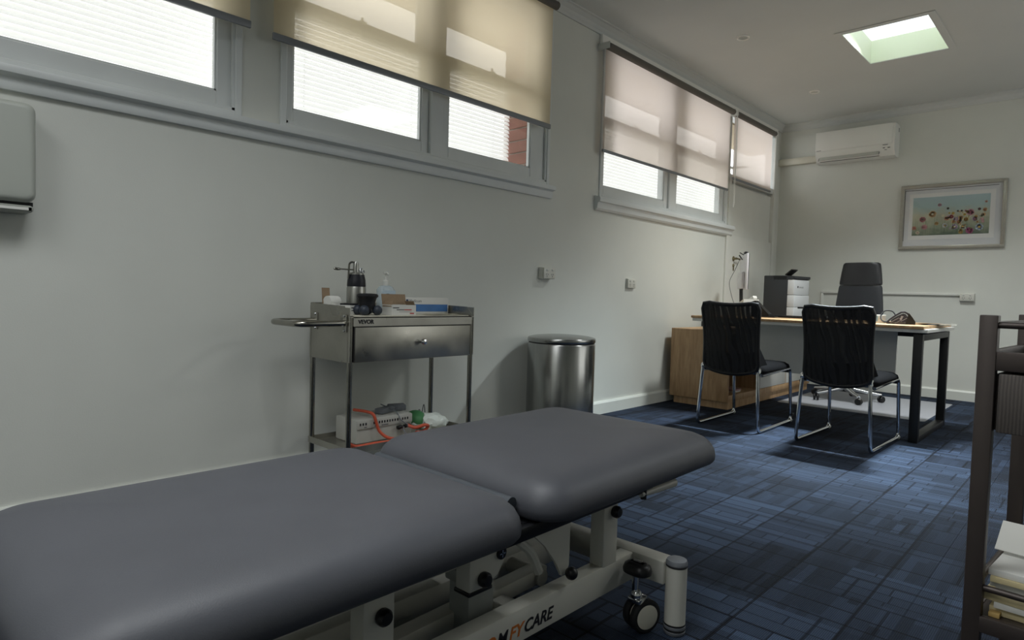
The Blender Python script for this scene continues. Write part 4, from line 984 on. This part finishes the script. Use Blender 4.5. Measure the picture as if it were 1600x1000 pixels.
def slab(prof, th, z2y):
    """prof = (z, halfwidth); padded upright slab"""
    b = bmesh.new(); rings = []
    for z, hw in prof:
        y = z2y(z); ring = []
        for k in range(24):
            a = 2*PI*k/24; cx, sx = math.cos(a), math.sin(a)
            px = hw*math.copysign(abs(cx)**.28, cx); py = th*.5*math.copysign(abs(sx)**.6, sx)*(1-.25*(px/hw)**2)
            ring.append(b.verts.new((px, y+py-.04*(1-(px/.22)**2), z)))
        rings.append(ring)
    for i in range(len(rings)-1):
        for k in range(24): b.faces.new((rings[i][k], rings[i][(k+1) % 24], rings[i+1][(k+1) % 24], rings[i+1][k]))
    b.faces.new(list(reversed(rings[0]))); b.faces.new(rings[-1]); return b
z2y = lambda z: .20+.10*(z-.5)
part('backrest', slab([(.56, .20), (.57, .222), (.60, .232), (.8, .226), (.95, .213), (1.08, .199), (1.098, .193), (1.104, .185)], .07, z2y), 'chairleather', t, 60)
part('headrest', slab([(1.106, .185), (1.112, .193), (1.13, .195), (1.22, .184), (1.30, .172), (1.318, .165), (1.326, .15)], .085, z2y), 'chairleather2', t, 60)
part('back_spine', T(smooth([(0, .0, .44), (0, .22, .45), (0, .275, .56), (0, .28, .9)], 6), .022, 10), 'blackplastic', t)

# printer on the credenza
t = thing('laser_printer', 'charcoal and white laser printer with extra trays on the cabinet by the far corner', 'printer', (.40, 6.92, .666), math.radians(-9), world=False)
hwx, hwy = .17, .155
part('side_shell', B(-hwx, hwx-.075, -hwy, hwy, .0, .532, bev=.008), 'printdark', t)
part('front_tray', B(hwx-.075, hwx, -hwy+.002, hwy-.002, .0, .1, bev=.005), 'printwhite', t)
f1 = part('front_tray', B(hwx-.075, hwx, -hwy+.002, hwy-.002, .103, .205, bev=.005), 'printwhite', t)
part('tray_slot', B(hwx-.001, hwx+.0015, -.07, .07, .195, .212, bev=.003), 'dark', t)
f2 = part('front_tray', B(hwx-.075, hwx, -hwy+.002, hwy-.002, .208, .33, bev=.005), 'printwhite', t)
f3 = part('front_cover', B(hwx-.075, hwx-.004, -hwy+.002, hwy-.002, .333, .49, bev=.006), 'printwhite', t)
tx = textmesh('Lexmark', .028, .0003); xform(tx, frame3((hwx-.0038, -.06, .405), (0, 1, 0), (0, 0, 1))); part('lettering', tx, 'greyink', f3, 0)
part('logo', B(hwx-.0042, hwx-.0035, -.085, -.067, .405, .425), 'ink', f3, 0)
part('top_bezel', PR([(-.06, .49), (hwx-.03, .49), (hwx+.004, .5), (hwx+.004, .525), (-.06, .532)], 'y', -hwy, hwy), 'printdark', t)
cpn = bmesh.new(); obox(cpn, (hwx-.07, -hwy+.06, .565), (.09, .12, .014), (0, math.radians(-38), 0), .004); part('control_panel', cpn, 'blackplastic', t)
# monitor with webcam
t = thing('white_monitor', 'white backed monitor seen nearly edge-on beside the door', 'monitor', (.34, 6.0, .79), world=False)
t.location = (.40, 5.86, .79)
ang = math.atan2(.52, .85)
t.rotation_euler = (0, 0, ang+math.radians(-2))
# local +X is the screen normal
part('shell', B(-.02, .0, -.25, .25, .235, .565, bev=.006), 'monitor', t)
part('screen', B(.0, .004, -.245, .245, .24, .56), 'blackscreen', t, 0)
part('rear_cover', B(-.05, -.02, -.17, .17, .245, .40, bev=.012), 'monitor', t)
for y in (-.05, .05): part('stand_leg', T([(-.02, y, .02), (-.03, y, .26)], .011, 10), 'blackplastic', t)
part('stand_foot', B(-.1, .1, -.12, .12, .0, .012, bev=.004), 'blackplastic', t)
t2 = thing('webcam', 'small black webcam clipped on top of the white monitor', 'webcam', (.40, 5.86, 1.3585), ang, world=False)
wc = bmesh.new(); obox(wc, (-.0, .0, .012), (.03, .09, .022), (0, .2, 0), .006); part('camera_bar', wc, 'blackplastic', t2)
wc = bmesh.new(); obox(wc, (-.045, 0, -.03), (.008, .03, .055), (0, math.radians(-35), 0), .003); obox(wc, (-.03, 0, .0), (.06, .03, .006), (0, math.radians(30), 0), .002); part('clip', wc, 'blackplastic', t2)
part('cord', T(smooth([(-.05, .0, -.04), (-.09, .02, -.15), (-.13, .05, -.26), (-.11, .04, -.38), (-.08, .02, -.48), (-.07, .02, -.55)], 6), .0022, 6), 'ink', t2)
# phone, terminal, keyboard
t = thing('desk_phone', 'white desk phone with a tilted top behind the left visitor chair', 'phone', (.52, 5.58, .79), math.radians(150), world=False)
pb = PR([(-.1, 0), (.1, 0), (.1, .05), (-.1, .15)], 'y', -.08, .08); part('phone_body', pb, 'white', t)
hs = bmesh.new(); obox(hs, (0, -.045, .122), (.21, .045, .03), (0, math.radians(27), 0), .008); part('handset', hs, 'white', t)
kp = bmesh.new(); obox(kp, (.02, .03, .0925), (.1, .06, .004), (0, math.radians(27), 0), .001); part('keypad', kp, 'greyink', t)
t = thing('card_terminal', 'black wedge card terminal on the desk in front of the printer', 'terminal', (.73, 5.47, .79), math.radians(4), world=False)
part('terminal_body', PR([(-.08, 0), (.07, 0), (.07, .025), (-.05, .14), (-.08, .13)], 'y', -.04, .04), 'blackplastic', t)
part('cradle', B(-.05, .12, -.05, .05, 0, .012, bev=.003), 'blackplastic', t)
t = thing('keyboard', 'flat black keyboard lying near the middle of the desk', 'keyboard', (.93, 5.62, .79), 0, world=False)
part('key_base', B(-.2, .2, -.07, .07, 0, .014, bev=.004), 'blackplastic', t)
kk = bmesh.new()
for i in range(14):
    for j in range(5): box(kk, -.19+i*.0272, -.19+i*.0272+.023, -.06+j*.024, -.06+j*.024+.02, .014, .019)
o = part('keys', kk, 'dark', t, 0); o['kind'] = 'stuff'
solo('black_mouse', (lambda b: (bmesh.ops.translate(b, vec=(1.22, 5.6, .7905), verts=b.verts), b)[1])(cushion(-.03, .03, -.05, .05, .028, [(.003, 0), (0, .008), (.006, .022), (.016, .03), (.022, .031)], 5)), 'blackplastic', 'black mouse lying right of the keyboard', 'mouse', (1.22, 5.6, .79))

# right end of the desk: cuff, leaflets, papers
t = thing('pressure_cuff', 'dark blood pressure cuff rolled up with its hose on the desk', 'cuff', (1.80, 5.32, .79), math.radians(12), world=False)
pts = []
for k in range(29):
    a = 2*PI*k/28; pts.append((.082*math.cos(a)*(1-.12*math.sin(a)), .04+.042*math.sin(a)))
rings = bmesh.new(); prev = None
outer = [(-.088, .004), (-.075, .001), (.075, .001), (.086, .006), (.088, .02), (.07, .05), (.045, .082), (.025, .092), (.0, .09), (-.03, .07), (-.07, .035), (-.088, .014)]
inner = [(-.07, .012), (-.06, .008), (.06, .008), (.074, .014), (.072, .024), (.055, .05), (.035, .075), (.02, .082), (.005, .08), (-.025, .06), (-.06, .03), (-.07, .018)]
def band(bm, o_, i_, y0, y1):
    n = len(o_); V = [[bm.verts.new((u, y, v)) for u, v in p] for y in (y0, y1) for p in (o_, i_)]
    a, b, c2, d2 = V
    for k in range(n):
        m = (k+1) % n
        bm.faces.new((a[k], a[m], c2[m], c2[k])); bm.faces.new((b[k], d2[k], d2[m], b[m])); bm.faces.new((a[k], b[k], b[m], a[m])); bm.faces.new((c2[k], c2[m], d2[m], d2[k]))
    return bm
part('cuff_band', band(bmesh.new(), outer, inner, -.07, .07), 'cuff', t)
part('inner_fold', PR([(-.06, .012), (.066, .012), (.066, .024), (.03, .072), (.015, .076), (-.02, .058), (-.058, .028)], 'y', -.0695, .066), 'cuff', t)
part('hook_panel', PR([(.03, .0), (.09, .0), (.092, .02), (.07, .055), (.05, .082)], 'y', -.0705, .072), 'blackplastic', t)
pp = bmesh.new(); 
for k, (u, v, w) in enumerate(((-.05, .035, .03), (-.03, .048, .035), (.0, .06, .03), (.015, .045, .045), (-.02, .03, .05))): obox(pp, (u+.005, -.0705, v-.012), (w, .001, .003), (0, -.6, 0))
obox(pp, (.005, -.0705, .045), (.012, .001, .03), (0, .3, 0)); part('print', pp, 'cuffprint', t, 0)
part('hose', T(smooth([(-.03, .03, .06), (-.055, .05, .09), (-.1, .05, .092), (-.125, .03, .055), (-.115, .0, .02), (-.07, -.03, .008)], 7), .005, 8), 'rubber', t)
for i, (x, y, w, h, rz, z, lab) in enumerate(((2.0, 5.56, .21, .297, .12, .7905, 'white sheet lying flat at the right end of the desk, bottom of two'), (1.985, 5.50, .21, .297, -.2, .7935, 'printed sheet curling over the desk corner, on top of the other sheet'))):
    b = bmesh.new(); g = [[b.verts.new((x+(-w/2+w*a/6)*math.cos(rz)-(-h/2+h*c3/6)*math.sin(rz), y+(-w/2+w*a/6)*math.sin(rz)+(-h/2+h*c3/6)*math.cos(rz), z+.002*i+.018*max(0, a/6-.6)**1.5*(1+i))) for a in range(7)] for c3 in range(7)]
    for j in range(6):
        for a in range(6): b.faces.new((g[j][a], g[j][a+1], g[j+1][a+1], g[j+1][a]))
    bmesh.ops.solidify(b, geom=b.faces[:], thickness=.0008)
    solo('paper_sheet', b, 'paper', lab, 'paper', (x, y, z))
t = thing('leaflet_box', 'small white and blue leaflet box left of the pressure cuff', 'box', (1.64, 5.38, .79), .2, world=False)
part('carton', B(-.05, .05, -.04, .04, 0, .06, bev=.002), 'paper', t)
part('blue_panel', B(-.049, .0, -.0406, -.04, .012, .052), 'paperblue', t, 0)

# ------------------------------------------------------------------ bronze cart at the right edge
CA = math.radians(-4)
t = thing('bronze_cart', 'dark bronze metal cart with ribbed drawer at the right edge', 'cart', (2.735, 1.55, 0), CA, world=False)
pw = .03; cw_, cd = .52, .40
for i, (x, y) in enumerate(((0, 0), (cw_, 0), (0, cd), (cw_, cd))):
    part('post', B(x-pw/2, x+pw/2, y-.012, y+.012, .06, .915, bev=.002), 'bronze', t)
    part('caster', (lambda b: (tube(b, [(x, y, .045), (x, y, .065)], .008, 8), b)[1])(LT([(.001, -.01), (.024, -.01), (.026, 0), (.024, .01), (.001, .01)], 18, (x, y, .0262), Matrix.Rotation(PI/2, 4, 'Y'))), 'rubber', t)
for a, b_ in (((0, 0), (cw_, 0)), ((0, cd), (cw_, cd)), ((0, 0), (0, cd)), ((cw_, 0), (cw_, cd))):
    part('top_rod', T([(a[0], a[1], .896), (b_[0], b_[1], .896)], .0065, 10), 'bronze', t)
    part('lower_rod', T([(a[0], a[1], .378), (b_[0], b_[1], .378)], .0065, 10), 'bronze', t)
tr = bmesh.new()
box(tr, .0, cw_, -.010, .004, .808, .845, bev=.002); box(tr, 0, cw_, cd-.004, cd+.010, .808, .845, bev=.002); box(tr, -.007, .007, .0, cd, .808, .845, bev=.002); box(tr, cw_-.007, cw_+.007, 0, cd, .808, .845, bev=.002); box(tr, .0, cw_, 0, cd, .808, .813)
part('top_tray', tr, 'bronze', t)
dr = part('drawer', B(.020, cw_-.020, -.008, cd-.03, .688, .803, bev=.003), 'ribbed', t)
part('drawer_runner', (lambda b: (box(b, cw_-.018, cw_-.012, .0, cd, .69, .8), b)[1])(B(.012, .018, .013, cd-.013, .69, .8)), 'bronze', t)
sh = bmesh.new(); box(sh, 0, cw_, 0, cd, .316, .322); box(sh, .012, cw_-.012, -.012, .002, .292, .324, bev=.002); box(sh, .012, cw_-.012, cd-.002, cd+.012, .292, .324, bev=.002); box(sh, -.006, .006, .012, cd-.012, .292, .324, bev=.002); box(sh, cw_-.006, cw_+.006, .012, cd-.012, .292, .324, bev=.002)
part('lower_shelf', sh, 'bronze', t)
R_ = Matrix.Translation((2.735, 1.55, 0)) @ Matrix.Rotation(CA, 4, 'Z')
def onshelf(name, bm, m, label, cat, u, v, z, rz=0, group=None):
    o = solo(name, bm, m, label, cat, (0, 0, 0), group); o.location = R_ @ Vector((u, v, z)); o.rotation_euler = (0, 0, CA+rz); return o
z = .3225
names = ['bottom', 'second from bottom', 'third from bottom', 'fourth from bottom', 'fifth from bottom', 'sixth from bottom', 'seventh from bottom']
for i, nm in enumerate(names):
    h = (.016, .012, .015, .009, .014, .011, .013)[i]
    onshelf('document_sleeve', B(-.11, .11, -.15, .15, 0, h, bev=.001), ('cream', 'paper', 'cream', 'boxwhite', 'paper', 'cream', 'boxwhite')[i], 'plastic sleeve of papers, %s in the pile on the bronze cart' % nm, 'sleeve', .132+.006*math.sin(i*2.1), .168+.006*math.cos(i*1.7), z, .05*math.sin(i*2.7), 'document sleeves on the bronze cart')
    z += h+.0004
onshelf('amber_card', B(-.04, .04, -.03, .03, 0, .002), 'amber', 'amber yellow card lying on top of the sleeve pile', 'card', .16, .14, z+.0008, .2)
onshelf('amber_card', B(-.008, .010, -.014, .014, 0, .009, bev=.001), 'amber', 'small amber packet at the left front corner of the cart shelf', 'card', .032, .02, .3225, 0)
b = bmesh.new(); obox(b, (0, 0, .0), (.16, .10, .004), (.9, 0, .1), .001); bmesh.ops.translate(b, vec=(0, 0, .045), verts=b.verts)
onshelf('document_sleeve', b, 'gel', 'clear sleeve leaning up at the back of the pile on the cart', 'sleeve', .13, .27, z+.001, 0)
b = bmesh.new(); obox(b, (0, 0, 0), (.13, .075, .003), (.7, 0, -.05), .001); bmesh.ops.translate(b, vec=(0, 0, .028), verts=b.verts)
onshelf('document_sleeve', b, 'paper', 'pale sleeve propped at the left of the cart pile', 'sleeve', .075, .15, z+.003, 0)
bg = bmesh.new(); bmesh.ops.create_icosphere(bg, subdivisions=4, radius=1)
for v in bg.verts:
    n = v.co.copy(); k = 1+.1*math.sin(n.x*6+n.z*7)+.08*math.sin(n.y*9+n.x*8)+.05*math.sin(n.z*15)
    v.co = Vector((.085*n.x*k, .09*n.y*k, .075+.085*n.z*k)); v.co.z = max(v.co.z, .0)
onshelf('plastic_bag', bg, 'polybag', 'crumpled clear plastic bag on the cart shelf', 'bag', .150, .17, z+.003, 0)
